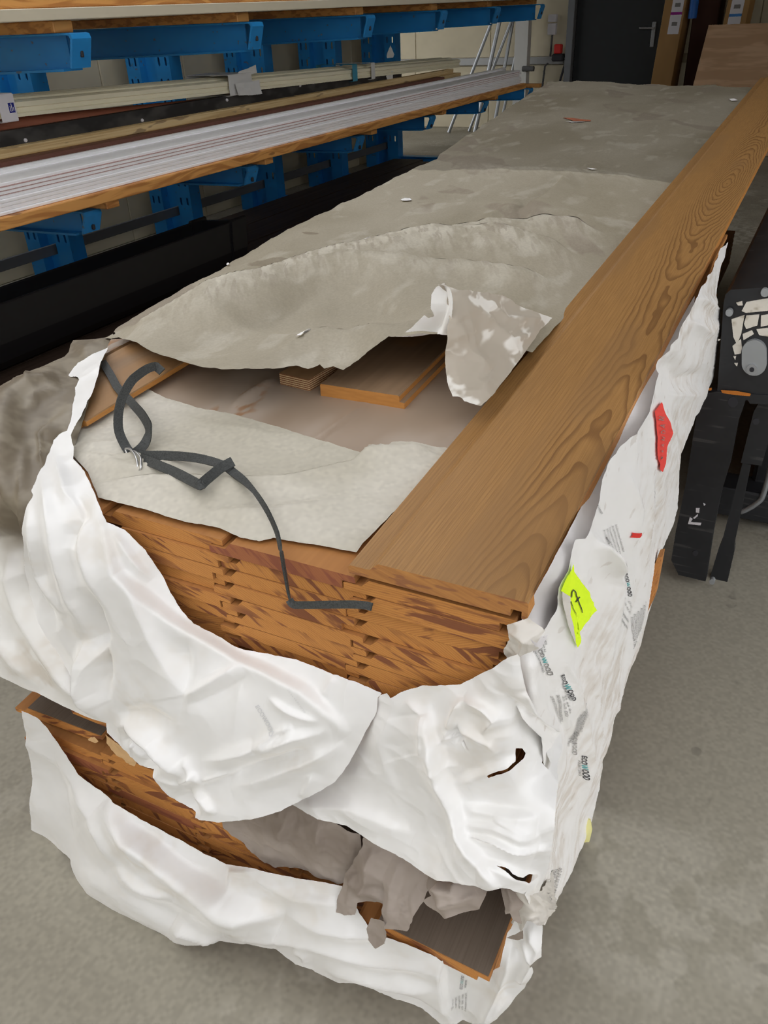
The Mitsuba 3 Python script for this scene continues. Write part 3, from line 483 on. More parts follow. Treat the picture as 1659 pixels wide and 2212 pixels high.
DF = Sheet(D_in+D_low+D_left,
    [(232, 750, 'w', .838), (194, 767, 'w', .836), (150, 810, 'w', .828), (214, 813, 'w', .832), (161, 921, 'w', .826), (114, 951, 'w', .815), (83, 1010, 'w', .80), (158, 985, 'w', .812), (66, 1115, 'v', .572), (55, 1200, 'v', .568), (62, 1300, 'v', .568), (130, 1430, 'v', .558), (219, 1095, 'v', .588), (354, 1243, 'v', .588), (519, 1399, 'v', .588), (709, 1449, 'v', .588), (824, 1497, 'v', .588), (140, 1180, 'v', .562), (200, 1300, 'v', .545), (350, 1400, 'v', .552), (400, 1500, 'v', .535), (600, 1550, 'v', .548), (780, 1560, 'v', .572), (700, 1700, 'v', .548), (477, 1773, 'v', .500), (360, 1704, 'v', .512), (234, 1575, 'v', .535), (290, 1640, 'v', .520), (600, 1748, 'v', .525), (450, 1650, 'v', .52)], 3,
    [([(219, 1095), (250, 1175), (268, 1230), (320, 1278), (380, 1328), (420, 1352), (455, 1373), (520, 1412), (586, 1440), (665, 1480), (735, 1545), (760, 1580)], 0.0208, 7, 'step'),
     ([(236, 1130), (300, 1215), (330, 1250)], 0.0078, 12, 'r'), ([(110, 960), (150, 1040), (190, 1130), (215, 1220), (232, 1310)], 0.0156, 16, 'r'), ([(90, 1010), (120, 1080), (150, 1190), (165, 1290), (200, 1380)], 0.0182, 16, 'r'), ([(165, 1060), (190, 1120), (180, 1180)], -0.0182, 13, 'r'), ([(70, 1080), (90, 1160), (100, 1240), (150, 1330)], 0.0156, 14, 'r'), ([(60, 1150), (80, 1250), (130, 1360)], -0.0104, 12, 'r'),
     ([(205, 1260), (225, 1360), (235, 1440), (240, 1510)], -0.0208, 13, 'r'), ([(245, 1380), (210, 1430), (205, 1490), (230, 1560)], 0.0234, 15, 'r'), ([(190, 1380), (195, 1450), (225, 1520)], 0.0156, 9, 's'), ([(250, 1570), (290, 1555), (350, 1590), (420, 1680)], 0.0260, 15, 'r'), ([(250, 1540), (320, 1530), (390, 1560)], -0.0104, 14, 'r'), ([(270, 1600), (300, 1590), (340, 1640), (350, 1680)], -0.0182, 10, 'r'), ([(285, 1590), (320, 1640)], 0.0130, 7, 'r'), ([(310, 1660), (405, 1690)], 0.0091, 6, 's'),
     ([(280, 1230), (330, 1340), (400, 1500), (390, 1570)], 0.0130, 22, 'r'), ([(415, 1370), (410, 1450), (392, 1560)], -0.0130, 16, 'r'), ([(400, 1500), (460, 1470), (540, 1430)], 0.0130, 10, 'r'), ([(410, 1520), (500, 1480), (560, 1450)], -0.0078, 12, 'r'),
     ([(405, 1630), (430, 1670), (445, 1690)], 0.0104, 5, 's'), ([(400, 1685), (425, 1670), (430, 1660)], 0.0130, 4, 's'), ([(400, 1700), (415, 1740), (430, 1770)], -0.0208, 12, 'r'), ([(445, 1680), (480, 1668), (515, 1664)], 0.0104, 5, 's'), ([(420, 1700), (450, 1720), (470, 1755)], 0.0130, 7, 'r'), ([(440, 1640), (540, 1610), (640, 1580), (720, 1570)], 0.0169, 13, 'r'), ([(450, 1690), (560, 1650), (680, 1605)], -0.0143, 15, 'r'), ([(500, 1700), (600, 1660), (690, 1625), (745, 1600)], 0.0143, 12, 'r'), ([(560, 1600), (610, 1570), (640, 1560)], 0.0104, 7, 's'), ([(640, 1560), (600, 1590), (540, 1620)], -0.0078, 8, 'r'), ([(650, 1720), (668, 1690), (680, 1660)], 0.0065, 8, 'r'), ([(590, 1500), (640, 1530), (700, 1550)], 0.0078, 8, 'r'), ([(700, 1500), (715, 1475), (725, 1460)], 0.0039, 6, 's')],
    FN+[(.0055, (10, 3, 3.2), 'ridge', 65)], [], jag=1.6)
sheet('hanging_flap', WR, DF, 'm_film', label='large bright white flap hanging in front of the board ends')
# --- right half of the front
holes_e = [[(1113, 1612), (1124, 1613), (1133, 1622), (1127, 1634), (1112, 1640), (1093, 1652), (1062, 1663), (1060, 1657), (1090, 1645), (1110, 1634)], [(1174, 1622), (1182, 1637), (1187, 1648), (1181, 1662), (1173, 1655), (1168, 1645)], [(1077, 1855), (1100, 1862), (1130, 1876), (1160, 1882), (1162, 1888), (1140, 1886), (1105, 1869)]]
EF = Sheet([(824, 1499), (840, 1494), (849, 1504), (870, 1492), (887, 1487), (916, 1479), (959, 1477), (997, 1477), (1026, 1462), (1067, 1441), (1100, 1418), (1122, 1408), (1126, 1440), (1136, 1490), (1160, 1535), (1210, 1578), (1212, 1610), (1203, 1650), (1202, 1700), (1199, 1755), (1194, 1810), (1186, 1865), (1163, 1922), (1148, 1924), (1098, 1901), (1081, 1902), (1056, 1908), (1039, 1905), (950, 1896), (895, 1866), (836, 1832), (756, 1782), (693, 1765), (634, 1738), (640, 1715), (720, 1660), (770, 1580)],
    [(824, 1499, 'v', .59), (916, 1479, 'v', .59), (1026, 1462, 'v', .59), (1122, 1408, 'c', (-.15, .588)), (1136, 1490, 'c', (-.147, .584)), (1210, 1578, 'c', (-.142, .574)), (1199, 1755, 'v', .565), (1163, 1922, 'v', .555), (1060, 1905, 'v', .515), (836, 1832, 'v', .532), (634, 1738, 'v', .552), (720, 1660, 'v', .575), (770, 1580, 'v', .585), (950, 1640, 'v', .565), (1060, 1720, 'v', .565), (1000, 1820, 'v', .54), (1110, 1600, 'v', .575), (900, 1560, 'v', .575)], 3,
    [([(935, 1535), (940, 1570), (955, 1600), (968, 1660), (985, 1700), (1010, 1760), (1040, 1830), (1078, 1903)], 0.0264, 6, 'step'), ([(925, 1500), (935, 1550), (962, 1640), (1000, 1740), (1060, 1860)], 0.0072, 10, 'r'), ([(1005, 1505), (985, 1540), (975, 1570), (960, 1600)], 0.0132, 6, 's'), ([(1005, 1505), (1050, 1530), (1070, 1550), (1045, 1580)], 0.0108, 5, 's'), ([(960, 1570), (990, 1575), (1000, 1590), (980, 1600)], -0.0144, 8, 'r'), ([(990, 1568), (1060, 1600), (1075, 1620)], 0.0096, 7, 's'), ([(1136, 1490), (1150, 1530), (1210, 1576)], 0.0144, 9, 's'), ([(1060, 1480), (1140, 1540), (1190, 1600)], -0.0096, 14, 'r'), ([(985, 1680), (1060, 1650), (1120, 1625)], 0.0120, 6, 'step'),
     ([(1000, 1720), (1080, 1742), (1165, 1760)], 0.0156, 6, 'step'), ([(1005, 1758), (1090, 1770), (1170, 1800)], 0.0144, 6, 'step'), ([(1020, 1790), (1090, 1800), (1190, 1830)], 0.0132, 7, 'r'), ([(1050, 1850), (1110, 1866), (1165, 1890)], 0.0144, 6, 'step'), ([(1080, 1755), (1130, 1780), (1160, 1790)], 0.0072, 5, 's'), ([(860, 1510), (830, 1600), (850, 1700)], 0.0072, 20, 'r'), ([(640, 1738), (760, 1740), (900, 1800)], 0.0096, 20, 'r'), ([(912, 1640), (950, 1640), (1000, 1650)], 0.0048, 4, 's'), ([(880, 1510), (920, 1540), (930, 1620)], 0.0072, 6, 's')],
    FN+[(.0028, (16, 16, 30), 'ridge', 44)], holes_e, jag=1.6)
sheet('front_sheet', WR, EF, 'm_film', label='white end sheet folded to a point, with torn holes')
# --- right side, printed
F_top = [(1569, 522), (1556, 536), (1536, 583), (1511, 619), (1478, 681), (1455, 731), (1417, 789), (1426, 807), (1413, 847), (1399, 891), (1393, 900), (1376, 927), (1336, 964), (1316, 994), (1299, 1035), (1289, 1089), (1265, 1143), (1256, 1162), (1240, 1166), (1232, 1190), (1228, 1215), (1204, 1271), (1201, 1304), (1181, 1352), (1167, 1372), (1144, 1399), (1117, 1412)]
F_sil = [(1172, 1996), (1192, 1966), (1229, 1880), (1258, 1783), (1271, 1757), (1292, 1690), (1300, 1640), (1322, 1570), (1343, 1502), (1359, 1441), (1376, 1404), (1396, 1333), (1410, 1290), (1424, 1225), (1431, 1185), (1462, 1099), (1463, 1042), (1467, 983), (1476, 956), (1515, 873), (1533, 825), (1551, 753), (1554, 677), (1543, 645), (1556, 572)]
FS = Sheet(F_top+[(1098, 1430), (1105, 1500), (1125, 1550), (1165, 1592), (1172, 1650), (1166, 1755), (1154, 1865), (1128, 1930), (1150, 1985)]+F_sil,
    [(1569, 522, 'u', -.158), (1511, 619, 'u', -.150), (1417, 789, 'u', -.148), (1393, 900, 'u', -.147), (1289, 1089, 'u', -.146), (1204, 1271, 'u', -.147), (1117, 1412, 'c', (-.15, .590)), (1134, 1500, 'c', (-.148, .588)), (1200, 1585, 'c', (-.145, .580)), (1198, 1755, 'c', (-.145, .575)), (1150, 1930, 'v', .575), (1105, 1500, 'v', .597), (1165, 1592, 'c', (-.147, .588)), (1166, 1755, 'v', .585), (1154, 1865, 'v', .583), (1150, 1440, 'c', (-.149, .590)), (1165, 1500, 'c', (-.148, .588)), (1200, 1480, 'c', (-.147, .585)), (1172, 1996, 'u', -.142), (1229, 1880, 'u', -.142), (1292, 1690, 'u', -.140), (1359, 1441, 'u', -.138), (1424, 1225, 'u', -.135), (1463, 1042, 'u', -.133), (1533, 825, 'u', -.135), (1551, 753, 'u', -.138), (1543, 645, 'u', -.148), (1300, 1300, 'u', -.136), (1400, 1050, 'u', -.136), (1240, 1600, 'u', -.138), (1480, 800, 'u', -.138)], 4,
    [([(1410, 900), (1400, 1050), (1390, 1190), (1375, 1330), (1330, 1480), (1290, 1640)], 0.0130, 6, 's'), ([(1265, 1145), (1300, 1200), (1325, 1260), (1315, 1330), (1295, 1420), (1270, 1500)], 0.0156, 7, 's'), ([(1280, 1160), (1320, 1240)], 0.0130, 8, 'r'), ([(1345, 1000), (1370, 1100), (1360, 1200)], 0.0091, 10, 'r'), ([(1205, 1420), (1235, 1470), (1255, 1550), (1265, 1640), (1240, 1760)], 0.0104, 6, 's'), ([(1270, 1380), (1275, 1500), (1285, 1600), (1250, 1740)], 0.0104, 8, 'r'), ([(1180, 1430), (1200, 1520), (1235, 1600), (1240, 1680)], -0.0078, 8, 'r'),
     ([(1230, 1900), (1262, 1770), (1280, 1690)], 0.0104, 7, 'r'), ([(1200, 1930), (1228, 1800), (1236, 1700)], 0.0104, 6, 's'), ([(1180, 1940), (1205, 1830), (1215, 1740)], -0.0104, 6, 'r'), ([(1480, 690), (1520, 720), (1545, 690)], 0.0156, 9, 's'), ([(1500, 640), (1530, 660), (1540, 640)], 0.0130, 6, 's'), ([(1450, 760), (1470, 820), (1530, 800)], -0.0156, 16, 'r'), ([(1440, 850), (1500, 850), (1530, 830)], 0.0104, 10, 'r'), ([(1430, 880), (1455, 960), (1450, 1040)], 0.0104, 9, 'r'), ([(1415, 1000), (1425, 1100), (1400, 1230)], -0.0091, 8, 'r'), ([(1215, 1300), (1230, 1380), (1215, 1450)], 0.0078, 9, 'r')],
    [(.0048, (2, 10, 2.0), 'ridge', 64), (.0026, (12, 7, 5), 'ridge', 61), (.0012, (30, 26, 18), 'ridge', 62), (.0008, (70, 70, 70), 'fbm', 63)], [], jag=1.3)
sheet('side_sheet', WR, FS, 'm_side', label='creased right side of the wrapper with printed lettering')
# --- wrapper of the lower pack
WL = thing('plastic_wrapper', 'white plastic wrapper sagging round the lower pack down to the concrete floor', 'plastic wrap')
GL = Sheet([(49, 1533), (66, 1540), (84, 1548), (101, 1565), (135, 1615), (165, 1657), (173, 1670), (203, 1691), (236, 1716), (295, 1754), (359, 1792), (422, 1830), (489, 1866), (549, 1873), (612, 1885), (700, 1898), (743, 1907), (770, 1950), (800, 1994), (838, 2016), (960, 2066), (1056, 2102), (1082, 2075), (1098, 2010), (1120, 1975), (1150, 1960), (1168, 1985), (1174, 1996), (1172, 2051), (1149, 2055), (1153, 2093), (1132, 2135), (1098, 2169), (1070, 2192), (1047, 2211), (1036, 2214), (1022, 2203), (1005, 2194), (963, 2188), (920, 2172), (870, 2156), (769, 2120), (684, 2093), (642, 2076), (600, 2046), (550, 2024), (500, 2010), (450, 2006), (397, 1999), (367, 1986), (316, 1965), (253, 1944), (207, 1923), (190, 1898), (160, 1851), (118, 1826), (97, 1807), (72, 1801), (66, 1680), (59, 1580)],
    [(49, 1533, 'v', .57), (101, 1565, 'v', .575), (203, 1691, 'v', .565), (359, 1792, 'v', .56), (489, 1866, 'v', .555), (700, 1898, 'v', .56), (800, 1990, 'v', .55), (960, 2050, 'v', .553), (1085, 2060, 'v', .56), (1110, 1990, 'v', .57), (1174, 1996, 'v', .575), (1172, 2051, 'v', .575), (1132, 2135, 'v', .58), (1047, 2211, 'v', .585), (963, 2188, 'v', .575), (769, 2120, 'v', .545), (600, 2046, 'v', .54), (500, 2010, 'v', .545), (397, 1999, 'v', .545), (207, 1923, 'v', .555), (97, 1807, 'v', .575), (72, 1801, 'v', .58), (66, 1680, 'v', .58), (300, 1850, 'v', .53), (500, 1940, 'v', .522), (700, 2000, 'v', .528), (900, 2060, 'v', .546), (160, 1750, 'v', .55), (1050, 2120, 'v', .565)], 4,
    [([(240, 1720), (300, 1780), (360, 1830), (440, 1890), (500, 1935), (560, 1945), (622, 1965)], 0.0480, 7, 'step'), ([(160, 1690), (230, 1780), (270, 1850)], 0.0160, 18, 'r'), ([(160, 1845), (260, 1880), (380, 1950), (480, 2010)], 0.0256, 12, 'step'), ([(265, 1850), (320, 1880), (400, 1910)], 0.0160, 9, 'r'), ([(110, 1600), (130, 1700), (150, 1780), (165, 1850)], -0.0096, 22, 'r'), ([(400, 1960), (450, 1985), (490, 2000)], 0.0224, 6, 's'), ([(493, 1935), (500, 1880), (560, 1880)], 0.0064, 6, 'r'), ([(500, 1990), (640, 2020), (800, 2060), (960, 2085)], 0.0160, 9, 's'), ([(620, 1965), (700, 2000), (840, 2015)], 0.0096, 8, 's'), ([(680, 2080), (800, 2090), (960, 2120)], 0.0192, 14, 'r'), ([(740, 2110), (860, 2125), (960, 2170)], -0.0160, 9, 'r'), ([(960, 2060), (962, 2110), (970, 2150), (1000, 2200)], 0.0192, 5, 'step'), ([(1095, 2140), (1060, 2170), (1025, 2205)], 0.0192, 7, 's'), ([(1110, 2030), (1085, 2110), (1040, 2190)], 0.0160, 7, 's'), ([(1130, 2020), (1150, 2055), (1120, 2120)], 0.0160, 6, 's'), ([(1100, 2020), (1125, 2060)], -0.0096, 9, 'r'), ([(1140, 2000), (1165, 2030), (1150, 2052)], 0.0128, 6, 's'), ([(645, 2030), (665, 2055), (660, 2072)], 0.0128, 5, 's'), ([(540, 1890), (640, 1930), (760, 1950)], 0.0096, 14, 'r')],
    FN+[(.006, (3.5, 4, 10), 'ridge', 66)], [[(184, 1667), (196, 1668), (200, 1680), (194, 1684), (186, 1677)]], jag=1.6)
sheet('front_sheet', WL, GL, 'm_film')
GC = Sheet([(1085, 1895), (1120, 1905), (1162, 1922), (1185, 1890), (1200, 1860), (1225, 1880), (1200, 1950), (1174, 1998), (1160, 2000), (1140, 1985), (1128, 2010), (1105, 1990), (1120, 1960), (1100, 1930)],
    [(1085, 1895, 'v', .575), (1162, 1922, 'v', .573), (1200, 1860, 'u', -.150), (1225, 1880, 'u', -.146), (1200, 1950, 'u', -.146), (1174, 1998, 'v', .570), (1128, 2010, 'v', .565), (1105, 1960, 'v', .572)], 3, [([(1110, 1905), (1140, 1950), (1165, 1990)], .008, 4, 's'), ([(1130, 1905), (1160, 1950), (1172, 1990)], .008, 4, 's'), ([(1150, 1925), (1180, 1950), (1180, 1980)], .008, 4, 's'), ([(1185, 1900), (1190, 1940), (1182, 1975)], .006, 4, 's')], [(.005, (50, 50, 20), 'ridge', 7)], jag=1.5)
sheet('gathered_corner', WL, GC, 'm_filmclear', label='gathered translucent corner')
# --- brown paper between the packs
PP = thing('packing_paper', 'torn brownish packing paper hanging between the upper and lower pack', 'paper')
def paper(out, ctrl, cr, **k):
    return sheet('paper_strip', PP, Sheet(out, ctrl, 4, cr, [(.006, (22, 22, 22), 'ridge', 71), (.003, (45, 45, 45), 'ridge', 72)], jag=2.2), 'm_paper', **k)
paper([(470, 1760), (640, 1715), (700, 1760), (780, 1800), (790, 1840), (770, 1870), (755, 1900), (735, 1905), (690, 1890), (640, 1875), (600, 1868), (560, 1850), (535, 1830), (510, 1805)], [(470, 1760, 'v', .572), (640, 1715, 'v', .575), (780, 1800, 'v', .575), (740, 1905, 'v', .566), (600, 1868, 'v', .572), (535, 1830, 'v', .574), (650, 1800, 'v', .568)], [([(640, 1740), (620, 1800), (610, 1835)], .012, 6, 'step'), ([(690, 1770), (700, 1850)], .008, 9, 'r')])
paper([(790, 1800), (860, 1830), (850, 1880), (835, 1945), (775, 1948), (770, 1972), (750, 1975), (728, 1970), (735, 1940), (745, 1900), (760, 1870), (785, 1830)], [(790, 1800, 'v', .57), (860, 1830, 'v', .568), (835, 1945, 'v', .540), (730, 1970, 'v', .535), (745, 1900, 'v', .553), (790, 1890, 'v', .548)], [([(810, 1830), (800, 1900), (780, 1940)], .014, 8, 's'), ([(770, 1880), (755, 1960)], .010, 8, 's')])
paper([(830, 1820), (930, 1870), (1035, 1895), (1050, 1905), (930, 1905), (915, 1950), (880, 2012), (835, 2005), (832, 1950), (835, 1900)], [(830, 1820, 'v', .568), (1035, 1895, 'v', .556), (1050, 1905, 'v', .553), (880, 2012, 'v', .508), (835, 2005, 'v', .512), (835, 1900, 'v', .548), (930, 1900, 'v', .552)], [([(870, 1850), (850, 1940), (850, 2000)], .008, 10, 'r')])
paper([(930, 1890), (1062, 1900), (1050, 1935), (1035, 1965), (1000, 1972), (965, 1982), (930, 1960), (920, 1945), (935, 1935), (925, 1915)], [(930, 1890, 'v', .545), (1062, 1900, 'v', .543), (1050, 1935, 'v', .525), (1000, 1972, 'v', .512), (930, 1960, 'v', .515), (925, 1915, 'v', .535), (985, 1930, 'v', .518)], [([(940, 1920), (990, 1930), (1000, 1900)], .016, 6, 's'), ([(950, 1960), (980, 1945), (1030, 1935)], .014, 6, 's'), ([(965, 1900), (975, 1960)], .012, 6, 's')])
paper([(1080, 1893), (1115, 1905), (1135, 1940), (1120, 1965), (1128, 1995), (1110, 1990), (1100, 1970), (1092, 1972), (1086, 1940)], [(1080, 1893, 'v', .56), (1115, 1905, 'v', .56), (1128, 1995, 'v', .548), (1092, 1972, 'v', .54), (1120, 1945, 'v', .552)], [([(1095, 1900), (1105, 1940), (1095, 1968)], .010, 5, 's')])
paper([(800, 1985), (832, 1985), (838, 2010), (833, 2035), (815, 2042), (798, 2025), (793, 2005)], [(800, 1985, 'v', .516), (832, 1985, 'v', .514), (833, 2035, 'v', .515), (798, 2025, 'v', .518)], [])
paper([(1105, 2020), (1130, 2008), (1130, 2025), (1115, 2033), (1095, 2028)], [(1105, 2020, 'v', .55), (1130, 2008, 'v', .55), (1130, 2025, 'v', .55), (1095, 2028, 'v', .548)], [])
# ------------------------------------------------------------------ marks printed on the wrap
def prints(sheet, parent, text, a, b, hgt, m, bold=False, split=None, flip=1):
    """lettering whose baseline runs from pixel a to pixel b on the sheet, capitals hgt pixels tall"""
    a, b = np.asarray(a, float), np.asarray(b, float); d = (b-a)/np.linalg.norm(b-a); up = np.array([d[1], -d[0]])*hgt*flip
    full = glyph(text, bold)[0][:, 0]; k = np.linalg.norm(b-a)/full.max()
    if split:
        i, j = split; w0 = glyph(text[:i], bold)[0][:, 0].max(); w1 = glyph(text[:j], bold)[0][:, 0].max()
        for t, o, mm in ((text[:i], 0, m), (text[i:j], w0+.12, 'm_teal'), (text[j:], w1+.12, m)):
            obj('printed_lettering', printed(sheet, t, a+d*k*o, d*k, up, bold), mm, parent)
    else: obj('printed_lettering', printed(sheet, text, a, d*k, up, bold), m, parent)
E_, P_ = 'ECOWOOD', 'PAINTING'
prints(FS, WR, E_, (1201, 1455), (1226, 1511), 8, 'm_ink', True, (3, 4))
prints(FS, WR, P_, (1205, 1476), (1221, 1510), 4.5, 'm_ink')
prints(FS, WR, 'INFO@ECOWOODPAINTING', (1200, 1500), (1216, 1560), 3.2, 'm_inkgrey'); prints(FS, WR, 'WWW.ECOWOODPAINTING', (1195, 1505), (1214, 1566), 3.2, 'm_inkgrey')
prints(FS, WR, '35 44 44', (1212, 1500), (1222, 1538), 3.2, 'm_inkgrey'); prints(FS, WR, '35 50 00', (1207, 1502), (1218, 1545), 3.2, 'm_inkgrey')
prints(FS, WR, E_, (1155, 1397), (1184, 1458), 8, 'm_inkgrey', True, (3, 4)); prints(FS, WR, 'ECOWOODPAINTING', (1146, 1397), (1172, 1453), 4.5, 'm_ink')
prints(FS, WR, '35 44 44', (1166, 1380), (1172, 1408), 4, 'm_ink'); prints(FS, WR, '35 50 00', (1160, 1386), (1168, 1414), 4, 'm_ink'); prints(FS, WR, 'ANDS', (1170, 1374), (1174, 1392), 4, 'm_ink')
prints(FS, WR, E_, (1340, 1237), (1349, 1286), 7, 'm_ink', True, (3, 4)); prints(FS, WR, P_, (1335, 1253), (1339, 1283), 4, 'm_ink')
prints(FS, WR, 'INFO@ECOWOODPAINTING', (1330, 1309), (1349, 1346), 3.2, 'm_ink'); prints(FS, WR, 'WWW.ECOWOODPAINTING', (1325, 1317), (1346, 1360), 3.2, 'm_ink')
for i in range(2): prints(FS, WR, ('35 44 44', '35 50 00')[i], (1341+7*i, 1300-4*i), (1352+6*i, 1324-4*i), 3, 'm_inkgrey')
for i in range(6): prints(FS, WR, 'ECOWOODPAINTING', (1380-4.0*i, 1296+7*i), (1372-3.8*i, 1362+7*i), 2.4, 'm_inkgrey')
for i in range(5): prints(FS, WR, 'ECOWOODPAINTING', (1253-3*i, 1516+8*i), (1246-3.2*i, 1578+9*i), 2.6, 'm_inkgrey')
for i in range(5): prints(FS, WR, 'ECOWOODPAINTING', (1322-6*i, 1132+3*i), (1336-6*i, 1190+5*i), 3, 'm_inkgrey')
prints(FS, WR, 'WPI', (1300, 1160), (1306, 1174), 5, 'm_ink'); prints(FS, WR, 'ECOWOOD', (1283, 1092), (1293, 1110), 4, 'm_ink')
prints(FS, WR, E_, (1250, 1628), (1249, 1676), 6, 'm_ink', True, (3, 4)); prints(FS, WR, P_, (1245, 1640), (1244, 1672), 3.5, 'm_inkgrey'); prints(FS, WR, 'ECOWOOD', (1238, 1580), (1240, 1630), 5, 'm_inkgrey')
for i in range(7): prints(FS, WR, '35 44 44 35 50 00', (1166+4.2*i, 1958-3*i), (1185+3.6*i, 1898-4*i), 3, 'm_inkgrey')
prints(GL, WL, E_, (1000, 2133), (1004, 2104), 6.5, 'm_ink', False, (3, 4)); prints(GL, WL, P_, (1008, 2130), (1010, 2113), 4, 'm_ink')
for i in range(5): prints(GL, WL, ('35 44 44', P_, 'INFO@ECO', '35 50 00', P_)[i], (983+7*i, 2162+2*i), (982+7*i, 2148-2*i), 3.4, 'm_inkgrey')
for i in range(4): prints(GL, WL, ('35 44 44', '35 50 00', P_, E_)[i], (976+9*i, 2078+4*i), (974+9*i, 2066+4*i), 3.4, 'm_inkgrey')
mat('m_ghost', (.60, .60, .60), .5, .4)
prints(DF, WR, E_, (561, 1520), (596, 1578), 9, 'm_ghost', True); prints(DF, WR, P_, (585, 1553), (600, 1574), 5, 'm_ghost'); prints(DF, WR, '35 44 44 35 50 00', (640, 1480), (668, 1530), 4, 'm_ghost')
def stroke(sheet, pts, w, off=.0042):
    pg = shapely.LineString(pts).buffer(w/2, cap_style='round'); v, t, _ = patch_on(sheet, np.array(pg.exterior.coords)[:-1], off, 2.0); return v, t
# stickers
st = thing('paper_sticker', 'neon yellow diamond sticker with a handwritten 7 on the side of the wrapper', 'sticker')
v, t, _ = patch_on(FS, [(1229, 1217), (1231, 1233), (1250, 1263), (1283, 1316), (1262, 1338), (1238, 1360), (1223, 1390), (1215, 1349), (1214, 1317), (1219, 1292), (1219, 1284), (1203, 1273), (1215, 1243)], .0032)
obj('label_face', (v, t), 'm_neon', st, smooth=True)
for pl in ([(1222, 1286), (1223, 1276), (1227, 1271), (1231, 1275), (1236, 1295), (1244, 1318)], [(1231, 1296), (1239, 1286)], [(1220, 1295), (1223, 1312), (1227, 1328)]):
    obj('pen_stroke', stroke(FS, pl, 1.8), 'm_ink', st)
v, t, _ = patch_on(FS, [(1203, 1273), (1219, 1284), (1219, 1293), (1213, 1320), (1216, 1352), (1221, 1388), (1210, 1350), (1204, 1305)], .0045); obj('tape_tab', (v, t), 'm_filmclear', st, smooth=True)
st = thing('paper_sticker', 'large red sticker with faint handwriting, on the side of the wrapper below the long board', 'sticker')
v, t, _ = patch_on(FS, [(1420, 867), (1424, 886), (1436, 933), (1430, 961), (1427, 999), (1423, 1018), (1415, 1010), (1403, 990), (1404, 956), (1407, 888)], .0035); obj('label_face', (v, t), 'm_redtape', st, smooth=True)
for i, ch in enumerate('ZAANDAM'):
    y = 992-13.8*i; o = np.array([1414.5-.4*abs(i-3)+.35*i, y]); gv, gf = printed(FS, ch, o, np.array([.25, -1.])*8.5, np.array([-1., -.15])*8, off=.006); obj('pen_stroke', (gv, gf), 'm_inkgrey', st)
st, = [thing('paper_sticker', 'tiny red sticker scrap on the side of the wrapper above the neon sticker', 'sticker')]
v, t, _ = patch_on(FS, [(1349, 1147), (1369, 1147), (1360, 1157), (1346, 1158), (1350, 1152)], .002, 3); obj('label_face', (v, t), 'm_red', st)
lm = Sheet([(1265, 1767), (1275, 1771), (1279, 1792), (1270, 1830), (1262, 1852), (1252, 1883), (1244, 1876), (1237, 1868), (1245, 1835), (1252, 1805), (1260, 1780)], [(1265, 1767, 'v', 1.00), (1279, 1792, 'v', 1.0), (1252, 1883, 'v', .97), (1237, 1868, 'v', .97)], 3, [([(1268, 1775), (1245, 1875)], .004, 5, 's')], [], jag=.5)
obj('paper_slip', trimesh.util.concatenate([lm.m, trimesh.Trimesh(lm.m.vertices+[0, .002, 0], lm.m.faces[:, ::-1], process=False)]), 'm_lemon', None, 'folded pale yellow paper slip sticking out of the wrapper low on the right side', 'paper', smooth=True)
q = [at(*p_, 'v', 1.32) for p_ in ((1420, 1205), (1430, 1203), (1415, 1288), (1330, 1470), (1318, 1466))]; q2 = [p_+E1*.03 for p_ in q]
obj('board_offcut', trimesh.convex.convex_hull(np.array(q+q2)), 'm_wood', None, 'rough orange board edge peeking out behind the wrapper low on the right', 'board')
def fray(pts, nm='torn_fibres'):
    sh = Sheet(pts, [(p_[0], p_[1], 'v', .575) for p_ in pts], 3, [], [(.004, (60, 60, 60), 'ridge', 4)], jag=2); return obj(nm, sh.m, 'm_fray', WL, smooth=True)
fray([(228, 1585), (250, 1600), (275, 1620), (297, 1645), (293, 1653), (275, 1645), (250, 1625), (232, 1605)]); fray([(190, 1594), (205, 1592), (213, 1600), (205, 1604)])
# ------------------------------------------------------------------ things lying in the opening
def frame_box(p0, p1, p2, t, prof=None, ext=0.):
    """a slab whose top has corners p0-p1 (near edge) and p1-p2 (right edge)"""
    p0, p1, p2 = map(np.asarray, (p0, p1, p2)); x = p1-p0; L = np.linalg.norm(x); x = x/L; y = p2-p1; y = y-(y@x)*x; D = np.linalg.norm(y)+ext; y = y/np.linalg.norm(y); z = np.cross(x, y)
    pg = prof(L) if prof else [(0, -t), (L, -t), (L, 0), (0, 0)]
    m = extr(pg, 0, D); v = np.array(m.vertices); return p0+v[:, :1]*x+v[:, 1:2]*y+v[:, 2:]*z, m.faces
a, b, c = (toS(at(*q, 'w', .8175)) for q in ((691, 829), (862, 855), (970, 741)))
v, f = frame_box(a, b, c, .0195, lambda L: [(0, -.0195), (L+.008, -.0195), (L+.008, -.0105), (L, -.0095), (L, -.0015), (L-.0015, 0), (.0015, 0), (0, -.0015)], .12)
obj('siding_offcut', (inv(v), f), 'm_aged', None, 'short siding offcut lying on the film under the raised torn edge', 'board')
a, b, c = (toS(at(*q, 'w', .8165)) for q in ((603, 806), (667, 821), (722, 797)))
v, f = frame_box(a, b, c, .0185, None, .25)
obj('plywood_offcut', (inv(v), f), 'm_plyedge', None, 'small plywood block with layered edge left of the siding offcut', 'wood block')
